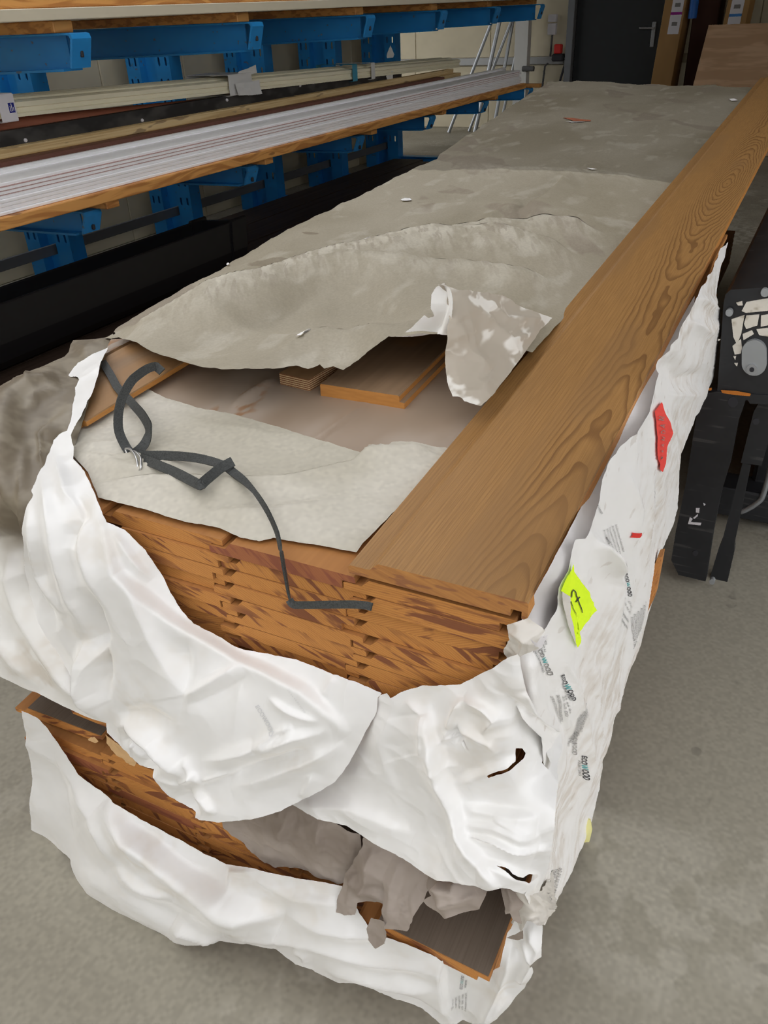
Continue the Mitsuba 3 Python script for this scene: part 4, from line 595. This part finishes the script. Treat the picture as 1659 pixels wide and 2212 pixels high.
# strap with buckle
sp = thing('lashing_strap', 'black woven lashing strap with wire buckle, curling over the film and down the board ends', 'strap')
def spath(pts): return [at(*q) for q in pts]
def vnorm(pts, bias): return [((CAM-p)/np.linalg.norm(CAM-p)+np.array(b)) for p, b in zip(pts, bias)]
P = spath([(350, 803, 'w', .862), (338, 792, 'w', .868), (318, 797, 'w', .872), (292, 815, 'w', .872), (268, 850, 'w', .862), (256, 893, 'w', .845), (258, 935, 'w', .826), (270, 962, 'w', .812), (281, 978, 'w', .806)])
obj('webbing', ribbon(P, vnorm(P, [(0, 0, 0)]*2+[(.1, 0, 0)]*2+[(.7, 0, 0), (1.0, 0, 0), (.9, 0, 0), (.4, 0, 0), (0, 0, 0)]), .0125), 'm_strap', sp, smooth=30)
P = spath([(221, 781, 'w', .826), (240, 812, 'w', .823), (253, 836, 'w', .823), (287, 873, 'w', .826), (311, 902, 'w', .828), (321, 930, 'w', .824), (313, 958, 'w', .815), (292, 978, 'w', .806)])
obj('webbing', ribbon(P, vnorm(P, [(0, 0, .4)]*3+[(0, 0, 0), (-.5, 0, 0), (-.9, .2, 0), (-.4, .2, 0), (0, 0, 0)]), .0125), 'm_strap', sp, smooth=30)
P = spath([(295, 985, 'w', .806), (330, 984, 'w', .812), (358, 984, 'w', .815), (422, 989, 'w', .820), (477, 1003, 'w', .822), (506, 1022, 'w', .822), (548, 1060, 'w', .832), (574, 1098, 'w', .828), (598, 1150, 'w', .818), (607, 1190, 'v', .588), (614, 1230, 'v', .588), (621, 1270, 'v', .586), (627, 1299, 'v', .584)])
N = vnorm(P, [(0, 0, .2)]*4+[(-.2, .3, .2), (-.7, .6, .2), (-1.2, .8, 0), (-1.3, .7, 0), (-1.4, .5, 0), (-1.6, .4, 0), (-1.6, .4, 0), (-1.5, .4, 0), (-1.2, .2, 0)])
obj('webbing', ribbon(P, N, np.interp(np.linspace(0, 1, 90), [0, .45, .6, 1], [.0125, .011, .0058, .0052]), n=90), 'm_strap', sp, smooth=30)
P = spath([(625, 1296, 'v', .584), (632, 1305, 'v', .582), (650, 1307, 'v', .580), (720, 1306, 'v', .578), (790, 1308, 'v', .576), (803, 1311, 'v', .575)])
obj('webbing', ribbon(P, vnorm(P, [(0, 0, 0)]*6), .0085), 'm_strap', sp, smooth=30)
P = spath([(296, 988, 'w', .805), (330, 1000, 'w', .816), (380, 1021, 'w', .821), (422, 1043, 'w', .824), (434, 1048, 'w', .827), (446, 1036, 'w', .827), (470, 1016, 'w', .828), (503, 997, 'w', .830)])
obj('webbing', ribbon(P, vnorm(P, [(0, 0, .2)]*8), .0125), 'm_strap', sp, smooth=30)
for dx, dy in ((0, 0), (12, 6)):
    P = [at(*q) for q in ((271+dx, 969+dy, 'w', .812), (283+dx, 972+dy, 'w', .818), (292+dx, 985+dy, 'w', .818), (297+dx*.6, 1008+dy*.5, 'w', .812), (293+dx*.6, 1014+dy*.5, 'w', .808), (287+dx*.6, 1000+dy*.5, 'w', .809), (277+dx, 985+dy, 'w', .808), (271+dx, 971+dy, 'w', .811))]
    obj('wire_buckle', tube(spline(P, 40), .0016, 8), 'm_steel', sp, smooth=True)
# ------------------------------------------------------------------ cantilever rack on the left and what lies on it
UY = [2.42, 3.51, 4.63, 5.68, 6.72, 7.84]; XU = -3.85
rk = thing('cantilever_rack', 'blue steel cantilever rack along the left wall, carrying timber and profiles', 'rack')
def slotted(x0, x1, y, dep, w=.0):   # a channel facing the viewer with long slots
    pl = shapely.Polygon([(x0, .0), (x1, .0), (x1, 2.6), (x0, 2.6)]); z = .25
    while z < 2.5:
        for xx in (x0+.03, x1-.03): pl = pl.difference(shapely.LineString([(xx, z), (xx, z+.035)]).buffer(.008, 4))
        z += .12
    return extr(pl, y, y+.006)
for i, y in enumerate(UY):
    d = .11
    parts = [slotted(XU-.115, XU, y-d/2, 0), cbox((XU-.006, y-d/2, 0), (XU, y+d/2, 2.6), .001), cbox((XU-.115, y-d/2, 0), (XU-.109, y+d/2, 2.6), .001),
             slotted(XU-.36, XU-.25, y-d/2, 0), cbox((XU-.256, y-d/2, 0), (XU-.25, y+d/2, 2.6), .001), cbox((XU-.36, y-d/2, 0), (XU-.354, y+d/2, 2.6), .001),
             cbox((XU-.25, y+.01, 0), (XU-.115, y+.02, 2.6))]
    obj('upright', cat(*parts), 'm_blue', rk)
    obj('foot', cat(cbox((XU-.36, y-.05, 0), (XU+1.2, y+.05, .012), .002), cbox((XU, y-.005, .012), (XU+1.15, y+.005, .10), .001), cbox((XU, y-.05, .10), (XU+1.15, y+.05, .11), .002)), 'm_blue', rk)
    for (z, tip, h) in ((1.292+.0078*(y-2.42), -2.405-.012*i, .108), (.700, -2.53, .085)):
        zr = z; xa = XU; hr = h*1.25
        web = extr([(xa, zr-hr), (tip-.07, zr-h), (tip-.07, zr-.006), (xa, zr-.006)], y-.003, y+.003)
        top = cbox((xa, y-.045, zr-.008), (tip-.02, y+.045, zr), .002)
        bt = np.array([[xa, zr-hr], [tip-.07, zr-h]]); bot = extr([(xa, zr-hr), (tip-.07, zr-h), (tip-.07, zr-h-.008), (xa, zr-hr-.008)], y-.045, y+.045)
        strip = [(tip-.02, zr), (tip-.005, zr-.003), (tip, zr-.018), (tip-.03, zr-h), (tip-.038, zr-h+.003), (tip-.010, zr-.018), (tip-.015, zr-.008), (tip-.02, zr-.008)]
        ep = shapely.Polygon(strip)
        end = extr(ep, y-.045, y+.045)
        a_ = obj('arm', cat(web, top, bot), 'm_blue', rk)
        obj('end_plate', end, 'm_blue', a_)
        hole = cbox((tip-.022, y-.006, zr-.075), (tip-.008, y+.006, zr-.055), .003); obj('bolt_hole', hole, 'm_ink', a_)
for z in (.20, 1.75):
    for i in range(len(UY)-1):
        obj('brace_rail', cbox((XU-.15, UY[i]-.1 if i else .2, z-.03), (XU-.135, UY[i+1]+.0, z+.03), .003), 'm_rail', rk)
def lev(m): v = np.array(m.vertices); v[:, 2] += .0078*(v[:, 1]-2.42); return trimesh.Trimesh(v, m.faces, process=False)
# goods on the upper arms
for i, y in enumerate(UY):
    obj('wooden_bearer', cbox((-3.8, y-.045, 1.293+.0078*(y-2.42)), (-2.48-.012*i, y+.045, 1.330+.0078*(y-2.42)), .003), 'm_orange', None, f"timber bearer on the {ords[i].replace('top', 'first')} upper rack arm from the front", 'bearer')
obj('cream_board', lev(cbox((-3.55, .6, 1.331), (-2.42, 7.9, 1.366), .002)), 'm_mdf', None, 'long cream board lying on the bearers of the upper rack arms', 'board')
obj('timber_board', lev(cbox((-3.6, .4, 1.367), (-2.47, 5.3, 1.405), .003)), 'm_orange', None, 'orange timber lying on the cream board at the top of the picture', 'board')
# goods on the lower arms
for i, y in enumerate(UY):
    obj('wooden_bearer', cbox((-3.8, y+.02, .7005), (-2.47, y+.09, .7315), .003), 'm_orange', None, f"timber bearer on the {ords[i].replace('top', 'first')} lower rack arm from the front", 'bearer')
obj('timber_plank', cbox((-3.4, .7, .732), (-2.44, 7.4, .772), .003), 'm_orange', None, 'long orange timber plank on the lower rack arms under the white panels', 'plank')
zt = .7725; th = .0123
for k in range(8):
    z = zt+k*th; x1 = -2.465-.0022*((k*5) % 3)-.001*k
    pg = [(x1-.17, z), (x1-.003, z), (x1, z+.002), (x1, z+th-.0034), (x1-.003, z+th-.0008), (x1-.17, z+th-.0008)]
    obj('white_board', extr(pg, .8+.02*((k*7) % 5), 7.33+.012*((k*3) % 4)), 'm_white' if k not in (5, 6) else 'm_white', None, f"long white board, {['bottom', 'second', 'third', 'fourth', 'fifth', 'sixth', 'seventh', 'top'][k]} of the white stack on the rack", 'board', 'white boards on the rack')
    if k in (4, 5, 6): obj('pink_seam', cbox((x1-.15, .9, z+th-.0009), (x1+.0004, 7.3, z+th+.0012)), 'm_pink', f'white_board_{k:03d}')
obj('white_strip', cbox((-2.66, .8, .8702), (-2.63, 7.42, .889), .006), 'm_white', None, 'thin white strip along the top of the white panels', 'strip')
obj('brown_strip', cbox((-2.735, .7, .772), (-2.668, 6.2, .902), .003), 'm_maroon', None, 'dull brown strip between the white panels and the pine laths', 'strip')
for k in range(2):
    obj('pine_lath', cbox((-2.80, .75+.1*k, .866+k*.0345), (-2.738-.012*k, 6.68-.12*k, .899+k*.0345), .002), 'm_pine', None, f"{['lower', 'upper'][k]} pale pine lath behind the brown strip on the rack", 'lath')
obj('packing_block', cbox((-2.80, .75, .772), (-2.74, 6.5, .865), .002), 'm_pine', None, 'pine packing under the pale laths on the rack', 'lath')
bp = thing('black_plank', 'long black plank with white nail plugs standing on the lower rack arms', 'plank')
def slanted(x0, x1, ya, yb, za0, za1, zb0, zb1, c=0):
    V = np.array([[x0, ya, za0], [x1, ya, za0], [x1, ya, za1], [x0, ya, za1], [x0, yb, zb0], [x1, yb, zb0], [x1, yb, zb1], [x0, yb, zb1]]); return trimesh.convex.convex_hull(V)
obj('body', slanted(-2.84, -2.80, .7, 5.75, .87, .985, .905, .985), 'm_blackwood', bp)
for (px, py) in ((307, 260), (490, 216), (648, 185), (677, 179), (55, 303)):
    q = at(px, py, 'x', -2.799); obj('plug', trimesh.creation.icosphere(1, .008).apply_translation(q), 'm_label', bp)
rr = obj('red_brown_rail', tube([[-2.875, .7, 1.015], [-2.875, 2.3, .998], [-2.885, 3.7, .95], [-2.90, 5.5, .90]], .0285, 16), 'm_redbrown', None, 'round red-brown rail between the black plank and the cream profiles', 'rail', smooth=40)
cb = thing('profile_bundle', 'bundle of pale cream window profiles taped together, lying across the rack goods', 'profiles')
for k, (x, dz) in enumerate(((-2.84, 0), (-2.90, .012), (-2.96, .014), (-3.02, .004))):
    pf = shapely.Polygon([(0, 0), (.055, 0), (.055, .012), (.048, .016), (.048, .030), (.055, .034), (.055, .050), (.040, .056), (.012, .056), (.006, .050), (0, .050)])
    m = extr(pf, .6, 6.78-.03*k); v = np.array(m.vertices); tt = (v[:, 1]-2.33)/4.5; v[:, 0] += x; v[:, 2] += 1.028+dz-.098*tt
    obj('profile', trimesh.Trimesh(v, m.faces, process=False), 'm_cream', cb)
def band(y, w, m, x0=-3.03, x1=-2.778, z0=1.02, z1=1.104, nm='tape_band', par=None):
    dz = -.098*(y-2.33)/4.5
    r = shapely.box(x0, z0, x1, z1).buffer(.006, 3); r2 = shapely.box(x0, z0, x1, z1).buffer(.004, 3)
    k = extr(r.difference(r2), y, y+w); k.vertices[:, 2] += dz; return obj(nm, k, m, par or cb)
bk = band(2.31, .075, 'm_label'); band(5.0, .06, 'm_bluetape'); band(3.72, .20, 'm_clear'); band(5.25, .05, 'm_clear')
obj('label_patch', cbox((-2.7725, 2.352, 1.045), (-2.7705, 2.378, 1.078)), 'm_navy', cb)
gv, gf = glyph('PACOK', False); gk = .10/gv[:, 0].max(); q_ = np.stack([np.full(len(gv), -2.7702), 2.36+gv[:, 0]*gk*.9, 1.095+gv[:, 1]*.022], 1)
for k_ in range(3): obj('printed_line', cbox((-2.7704, 2.356+.007*k_, 1.050), (-2.7697, 2.359+.007*k_, 1.050+(.018, .026, .013)[k_])), 'm_label', cb)
qt = np.stack([-2.79-gv[:, 0]*.009, np.full(len(gv), 2.335)+gv[:, 1]*.016, np.full(len(gv), 1.1115)], 1); obj('printed_lettering', (qt, gf), 'm_navy', cb)
def flap(px, ctrl, nm, m, par): sh = Sheet(px, ctrl, 3, [], [(.004, (20, 20, 20), 'ridge', 3)], jag=1.); return obj(nm, sh.m, m, par, smooth=True)
flap([(508, 181), (540, 176), (560, 172), (561, 185), (567, 203), (545, 206), (514, 206)], [(508, 181, 'x', -2.76), (560, 172, 'x', -2.76), (567, 203, 'x', -2.755), (514, 206, 'x', -2.755)], 'film_tail', 'm_clear', cb)
flap([(516, 155), (535, 148), (552, 140), (555, 158), (530, 163), (512, 166)], [(516, 155, 'x', -2.78), (552, 140, 'x', -2.78), (555, 158, 'x', -2.775), (512, 166, 'x', -2.775)], 'film_tail', 'm_clear', cb)
flap([(843, 98), (852, 118), (848, 124), (835, 126), (834, 121)], [(843, 98, 'x', -2.80), (852, 118, 'x', -2.79), (834, 121, 'x', -2.79), (848, 124, 'x', -2.79)], 'film_tail', 'm_clear', cb)
flap([(836, 155), (848, 154), (849, 176), (840, 180), (834, 166)], [(836, 155, 'x', -2.80), (848, 154, 'x', -2.79), (849, 176, 'x', -2.79), (840, 180, 'x', -2.79)], 'film_tail', 'm_clear', cb)
# dark decking and black gutters on the floor level of the rack
for k in range(4):
    for j in range(2):
        obj('dark_decking', cbox((-3.6+.30*k, .3, .113+.034*j), (-3.31+.30*k, 7.3-.1*((k+j) % 3), .145+.034*j), .003), 'm_deck', None, f"dark brown decking plank, {'upper' if j else 'lower'} layer, {['nearest the rack posts', 'second from the posts', 'third from the posts', 'nearest the wrapped pack'][k]}", 'plank', 'dark decking planks under the rack')
gt = thing('black_gutter', 'long black plastic gutter with an end cap, lying between the rack and the wrapped pack', 'gutter')
zb = .182
def gutter(sc=1., th_=.006):
    o = [(0, .26), (.006, .20), (.012, .12), (.03, .05), (.07, .012), (.13, 0), (.25, 0), (.25, .24)]
    ln = shapely.LineString([(a*sc, b*sc) for a, b in o]); return ln.buffer(th_, 4)
def place_g(m, x): m.vertices[:, 0] = x-m.vertices[:, 0]; m.vertices[:, 2] += zb+.006; m.invert(); return m
obj('trough', place_g(extr(gutter(), .2, 3.46), -2.62), 'm_gutter', gt, smooth=35)
obj('end_cap', place_g(extr(gutter(1.02, .011), 3.38, 3.50), -2.615), 'm_gutter', gt, smooth=35)
obj('end_cap', place_g(extr(shapely.Polygon([(0, .26), (.006, .20), (.012, .12), (.03, .05), (.07, .012), (.13, 0), (.25, 0), (.25, .24)]), 3.46, 3.48), -2.615), 'm_gutter', gt)
a = at(215, 690, 'z', .36); b2 = thing('black_profile', 'flat black profile lying below the gutter beside the wrapped pack', 'profile')
obj('body', cbox((-2.10, -.2, .30), (-1.80, 1.95, .335), .006), 'm_gutter', b2); obj('lower_body', cbox((-2.08, -.2, .25), (-1.765, 2.02, .298), .006), 'm_gutter', b2)
obj('support_block', cbox((-2.1, .6, 0), (-1.8, .7, .249), .003), 'm_pine', None, 'timber block under the flat black profile', 'block'); obj('support_block', cbox((-2.1, 1.5, 0), (-1.8, 1.6, .249), .003), 'm_pine', None, 'second timber block under the flat black profile', 'block')
# ------------------------------------------------------------------ black machine on the right
mc = thing('machine_frame', 'scuffed black steel machine frame with a peeling white sticker and two hanging bars', 'machine')
def plate(px, y, t, nm, m, par=mc, back=True):
    P = [at(*q, 'y', y) for q in px]; pg = shapely.Polygon([(p[0], p[2]) for p in P]).buffer(0); return obj(nm, extr(pg, y, y+t), m, par)
MY = 1.86
plate([(1563, 655), (1567, 636), (1578, 626), (1760, 614), (2300, 590), (2300, 905), (1560, 862), (1549, 850)], MY, 2.7, 'body', 'm_black')
plate([(1514, 850), (1552, 846), (1760, 862), (1760, 878), (1620, 872), (1612, 860), (1604, 885), (1594, 912), (1576, 1006), (1558, 1064), (1540, 1151), (1524, 1256), (1466, 1242), (1450, 1210), (1460, 1147), (1482, 1042), (1500, 925)], MY-.004, .03, 'hanging_bar', 'm_black')
plate([(1638, 872), (1670, 872), (1670, 920), (1645, 1006), (1600, 1000), (1628, 890)], MY+.05, .03, 'hanging_bar', 'm_black')
plate([(1604, 1000), (1622, 1004), (1586, 1176), (1586, 1192), (1567, 1275), (1527, 1270), (1551, 1190), (1560, 1168)], MY+.055, .025, 'hanging_bar', 'm_black')
obj('bent_tube', tube(spline([at(1668, 980, 'y', 2.2), at(1660, 1030, 'y', 2.2), at(1646, 1075, 'y', 2.2), at(1630, 1090, 'y', 2.2), at(1600, 1106, 'y', 2.2)], 24), .008, 10), 'm_galv', mc, smooth=True)
obj('rear_dark_fill', cbox((-.02, 2.27, .02), (1.5, 4.6, .56), .01), 'm_black', mc); obj('cross_beam', cbox((-.10, 2.2, .03), (.8, 2.3, .12), .004), 'm_black', mc)  # black block added behind the bars to darken the shaded gap
for pl in ([(1580, 690), (1608, 681), (1601, 722), (1592, 745), (1584, 728)], [(1612, 653), (1663, 644), (1663, 671), (1611, 676), (1602, 672)], [(1612, 682), (1640, 680), (1636, 703), (1612, 711), (1607, 700)], [(1644, 682), (1663, 679), (1663, 702), (1643, 706)], [(1582, 748), (1600, 733), (1603, 752), (1600, 764), (1587, 766)], [(1604, 722), (1624, 714), (1628, 722), (1606, 735)], [(1590, 654), (1603, 651), (1604, 660), (1594, 660)], [(1586, 785), (1594, 785), (1592, 792)], [(1634, 712), (1663, 708), (1663, 728), (1640, 724)], [(1584, 770), (1590, 770), (1588, 778)], [(1551, 733), (1556, 734), (1552, 737)]):
    plate(pl, MY-.0045, .004, 'sticker_shard', 'm_sticker')
lp = plate([tuple(np.array([1629+27*math.cos(t_), (762 if math.sin(t_) < 0 else 785)+27*math.sin(t_)])) for t_ in np.linspace(0, 2*math.pi, 32, endpoint=False)], MY-.012, .012, 'lock_plate', 'm_lock')
for (cx, cy, r, m) in ((1575, 676, 8, 'm_lock'), (1652, 633, 9, 'm_lock'), (1624, 799, 12, 'm_galv'), (1624, 799, 5, 'm_ink'), (1583, 869, 11, 'm_ink'), (1502, 1195, 6, 'm_ink'), (1633, 911, 7, 'm_ink'), (1538, 1257, 6, 'm_lock')):
    plate([(cx+r*math.cos(t_), cy+r*math.sin(t_)) for t_ in np.linspace(0, 2*math.pi, 20, endpoint=False)], MY-(.016 if m != 'm_ink' else .018 if cy == 799 else .0055), .012 if m != 'm_ink' else .003, 'bolt' if m != 'm_ink' else 'bolt_hole', m)
plate([(1557, 843), (1590, 845), (1622, 851), (1620, 856), (1585, 853), (1560, 849)], MY-.006, .002, 'rust_mark', 'm_rust'); plate([(1529, 839), (1537, 838), (1537, 843), (1531, 844)], MY-.006, .002, 'rust_mark', 'm_rust')
for pl in ([(1486, 1132), (1490, 1118), (1496, 1121), (1492, 1128), (1515, 1130), (1513, 1135)], [(1503, 1098), (1511, 1098), (1510, 1108), (1503, 1107)], [(1497, 1119), (1508, 1110), (1507, 1115), (1500, 1121)], [(1519, 1087), (1524, 1090), (1521, 1093)]):
    plate(pl, MY-.006, .002, 'paint_mark', 'm_label')
# ------------------------------------------------------------------ far end of the hall
YW = 10.93
struct('door_1', cbox((-3.02, YW-.02, .01), (-2.02, YW+.04, 2.15), .004), 'm_door')
struct('door_frame', cat(cbox((-3.09, YW-.05, 0), (-3.03, YW+.04, 2.2), .004), cbox((-2.01, YW-.05, 0), (-1.95, YW+.04, 2.2), .004), cbox((-3.09, YW-.05, 2.16), (-1.95, YW+.04, 2.22), .004)), 'm_grey', 'door_1')
hp = at(1412, 60, 'y', YW-.03); hx, hz = hp[0], hp[2]
struct('handle_plate', cbox((hx-.02, YW-.035, hz-.19), (hx+.025, YW-.02, hz+.06), .006), 'm_lock', 'door_1')
struct('door_handle', cat(tube([[hx, YW-.03, hz], [hx, YW-.08, hz]], .010, 10), tube(spline([[hx, YW-.08, hz], [hx-.03, YW-.085, hz], [hx-.15, YW-.083, hz+.004]], 10), .010, 10)), 'm_steel', 'door_1', smooth=40)
obj('door_notice', cbox((-2.80, YW-.023, 1.37), (-2.45, YW-.021, 1.43)), 'm_darkgrey', None, 'dark grey notice high on the black door', 'notice')
obj('grey_post', cbox((at(1226, 60, 'y', 10.85)[0], YW-.12, 0), (at(1241, 60, 'y', 10.85)[0], YW-.02, 3.2), .006), 'm_rail', None, 'blue-grey steel post left of the black door', 'post')
obj('steel_column', cat(cbox((-3.66, 10.60, 0), (-3.65, 10.72, 3.29), .001), cbox((-3.66, 10.60, 0), (-3.50, 10.61, 3.29), .001), cbox((-3.51, 10.60, 0), (-3.50, 10.72, 3.29), .001)), 'm_mdf' if 0 else 'm_cleargrey', None, 'pale grey steel column in front of the rear wall', 'column') if scene.setdefault('m_cleargrey', {'type': 'twosided', 'bsdf': {'type': 'principled', 'base_color': {'type': 'rgb', 'value': [.56, .56, .53]}, 'roughness': .5}}) else None
for i, ((tx, ty), (bx_, by_), r) in enumerate((((1078, 50), (1000, 277), .02), ((1092, 46), (1050, 278), .026), ((1100, 80), (1032, 278), .018), ((1112, 50), (1062, 285), .022), ((1128, 60), (1085, 280), .018))):
    a, b = at(tx, ty, 'y', 10.90), at(bx_, by_, 'z', 0.0); b[1] = 10.42+.075*i; a[1] = 10.62+.065*i; d = a-b; a = b+d*1.25; b[2] = 0.004
    obj('steel_pipe', tube([b, a], r, 10), 'm_galv', None, f"galvanised pipe leaning on the rear wall, {['first', 'second', 'third', 'fourth', 'fifth'][i]} from the left at its foot", 'pipe', 'leaning pipes', smooth=40)
sb = at(1193, 48, 'y', YW); so = thing('socket_box', 'pale grey switch box with a cable on the rear wall left of the door', 'switch')
obj('housing', cat(cbox((sb[0]-.05, YW-.02, sb[2]-.0), (sb[0]+.05, YW+.05, sb[2]+.08), .006), cbox((sb[0]-.05, YW-.015, sb[2]-.13), (sb[0]+.05, YW+.05, sb[2]-.01), .006)), 'm_label', so)
obj('cable', tube([[sb[0], YW+.03, sb[2]-.12], [sb[0]-.01, YW+.03, .75], [sb[0]-.05, YW-.03, .70], [sb[0]-.10, YW-.03, .1]], .012, 8), 'm_darkgrey', so, smooth=40)
pb = at(1207, 122, 'y', YW-.06); pl_ = thing('plug_connector', 'red and black power connector hanging on the wall ledge by the door', 'plug')
obj('body', cat(cbox((pb[0]-.07, YW-.13, pb[2]-.05), (pb[0]+.07, YW-.01, pb[2]+.03), .015), tube([[pb[0]+.05, YW-.08, pb[2]], [pb[0]+.10, YW-.09, pb[2]-.04], [pb[0]+.03, YW-.08, pb[2]-.3], [pb[0]+.02, YW-.08, .1]], .014, 8)), 'm_ink', pl_); obj('lid', cbox((pb[0]-.05, YW-.12, pb[2]+.03), (pb[0]+.04, YW-.04, pb[2]+.13), .012), 'm_red', pl_)
cz = at(1155, 148, 'y', 10.6); obj('cable_coupling', tube([[-3.54, 10.575, cz[2]], [-3.40, 10.575, cz[2]]], .03, 10), 'm_darkgrey', None, 'dark cable coupling at the steel column', 'plug', smooth=40)
def carton(label, x0, x1, y0, y1, h, lean, lx, lz, bar, dark):
    k = thing('cardboard_carton', label, 'carton'); m = cbox((x0, y0, 0), (x1, y1, h), .004); sh = lambda q: q+np.outer(q[:, 2]*lean, [1, 0, 0])
    m.vertices = sh(np.array(m.vertices)); obj('box', m, 'm_card', k)
    def on(a, b, nm, mt, o=.002):
        q = cbox((a[0], y0-o, a[1]), (b[0], y0-o+.001, b[1])); q.vertices = sh(np.array(q.vertices)); obj(nm, q, mt, k)
    on((lx[0], lz[0]), (lx[1], lz[1]), 'shipping_label', 'm_label'); zb_ = bar
    on((lx[0], zb_), (lx[1], zb_+.025), 'colour_bar', dark, .004)
    for j in range(3):
        for (zz) in (bar+.07+.10*j, bar-.10-.08*j):
            if lz[0]+.03 < zz < lz[1]-.03: on((lx[0]+.03, zz), (lx[1]-.03-.02*(j % 2), zz+.035), 'printed_line', 'm_inkgrey', .004)
c0, c1, c2 = at(1405, 185, 'y', 10.3), at(1449, 185, 'y', 10.3), at(1437, 0, 'y', 10.3)
lean = (c2[0]-c0[0])/(c2[2]-c0[2])
l0, l1, lb = at(1441, 74, 'y', 10.3), at(1465, 74, 'y', 10.3), at(1460, 32, 'y', 10.3)
carton('tall brown carton with a purple-barred label leaning beside the black door', c0[0]-lean*c0[2], c1[0]-lean*c1[2], 10.3, 10.75, 2.1, lean, (l0[0]-lean*l0[2], l1[0]-lean*l1[2]), (l0[2], l0[2]+.42), lb[2], 'm_purple')
c0, c1 = at(1562, 52, 'y', 10.3), at(1610, 52, 'y', 10.3); l0, l1, lb = at(1571, 52, 'y', 10.3), at(1598, 52, 'y', 10.3), at(1585, 36, 'y', 10.3)
carton('second tall brown carton with a blue-barred label behind the plywood sheet', c0[0]-lean*c0[2], c1[0]-lean*c1[2], 10.3, 10.75, 2.1, lean, (l0[0]-lean*l0[2], l1[0]-lean*l1[2]), (l0[2]-.1, l0[2]+.35), lb[2], 'm_bluebar')
c0, c1 = at(1500, 30, 'y', 10.6), at(1560, 30, 'y', 10.6)
obj('dark_cabinet', cbox((c0[0], 10.5, 0), (c1[0]-.02, 10.9, 2.2), .01), 'm_carton_dark', None, 'dark cabinet in the shade between the two tall cartons', 'cabinet')
c0, c1 = at(1491, 28, 'y', 10.35), at(1506, 2, 'y', 10.35); obj('blue_container', trimesh.creation.cylinder(.045, c1[2]-c0[2]+.1, sections=20).apply_translation([(c0[0]+c1[0])/2, 10.35, (c0[2]+c1[2])/2]), 'm_blueobj', None, 'small blue container hung beside the tall carton', 'container', smooth=30)
a, b, c = at(1531, 54, 'y', 9.7), at(1497, 185, 'y', 9.45), at(1659, 52, 'y', 9.7)
d = (b-a)/(a[2]-b[2]); b0 = a+d*(a[2]-.01); wv = np.array([1.25, 0, 0]); nrm = np.cross(wv, a-b0); nrm /= np.linalg.norm(nrm)
pv = np.array([b0, b0+wv, a+wv, a]); obj('plywood_sheet', trimesh.convex.convex_hull(np.vstack([pv, pv-nrm*.018])), 'm_ply', None, 'pinkish plywood sheet standing in front of the cartons at the back', 'plywood')
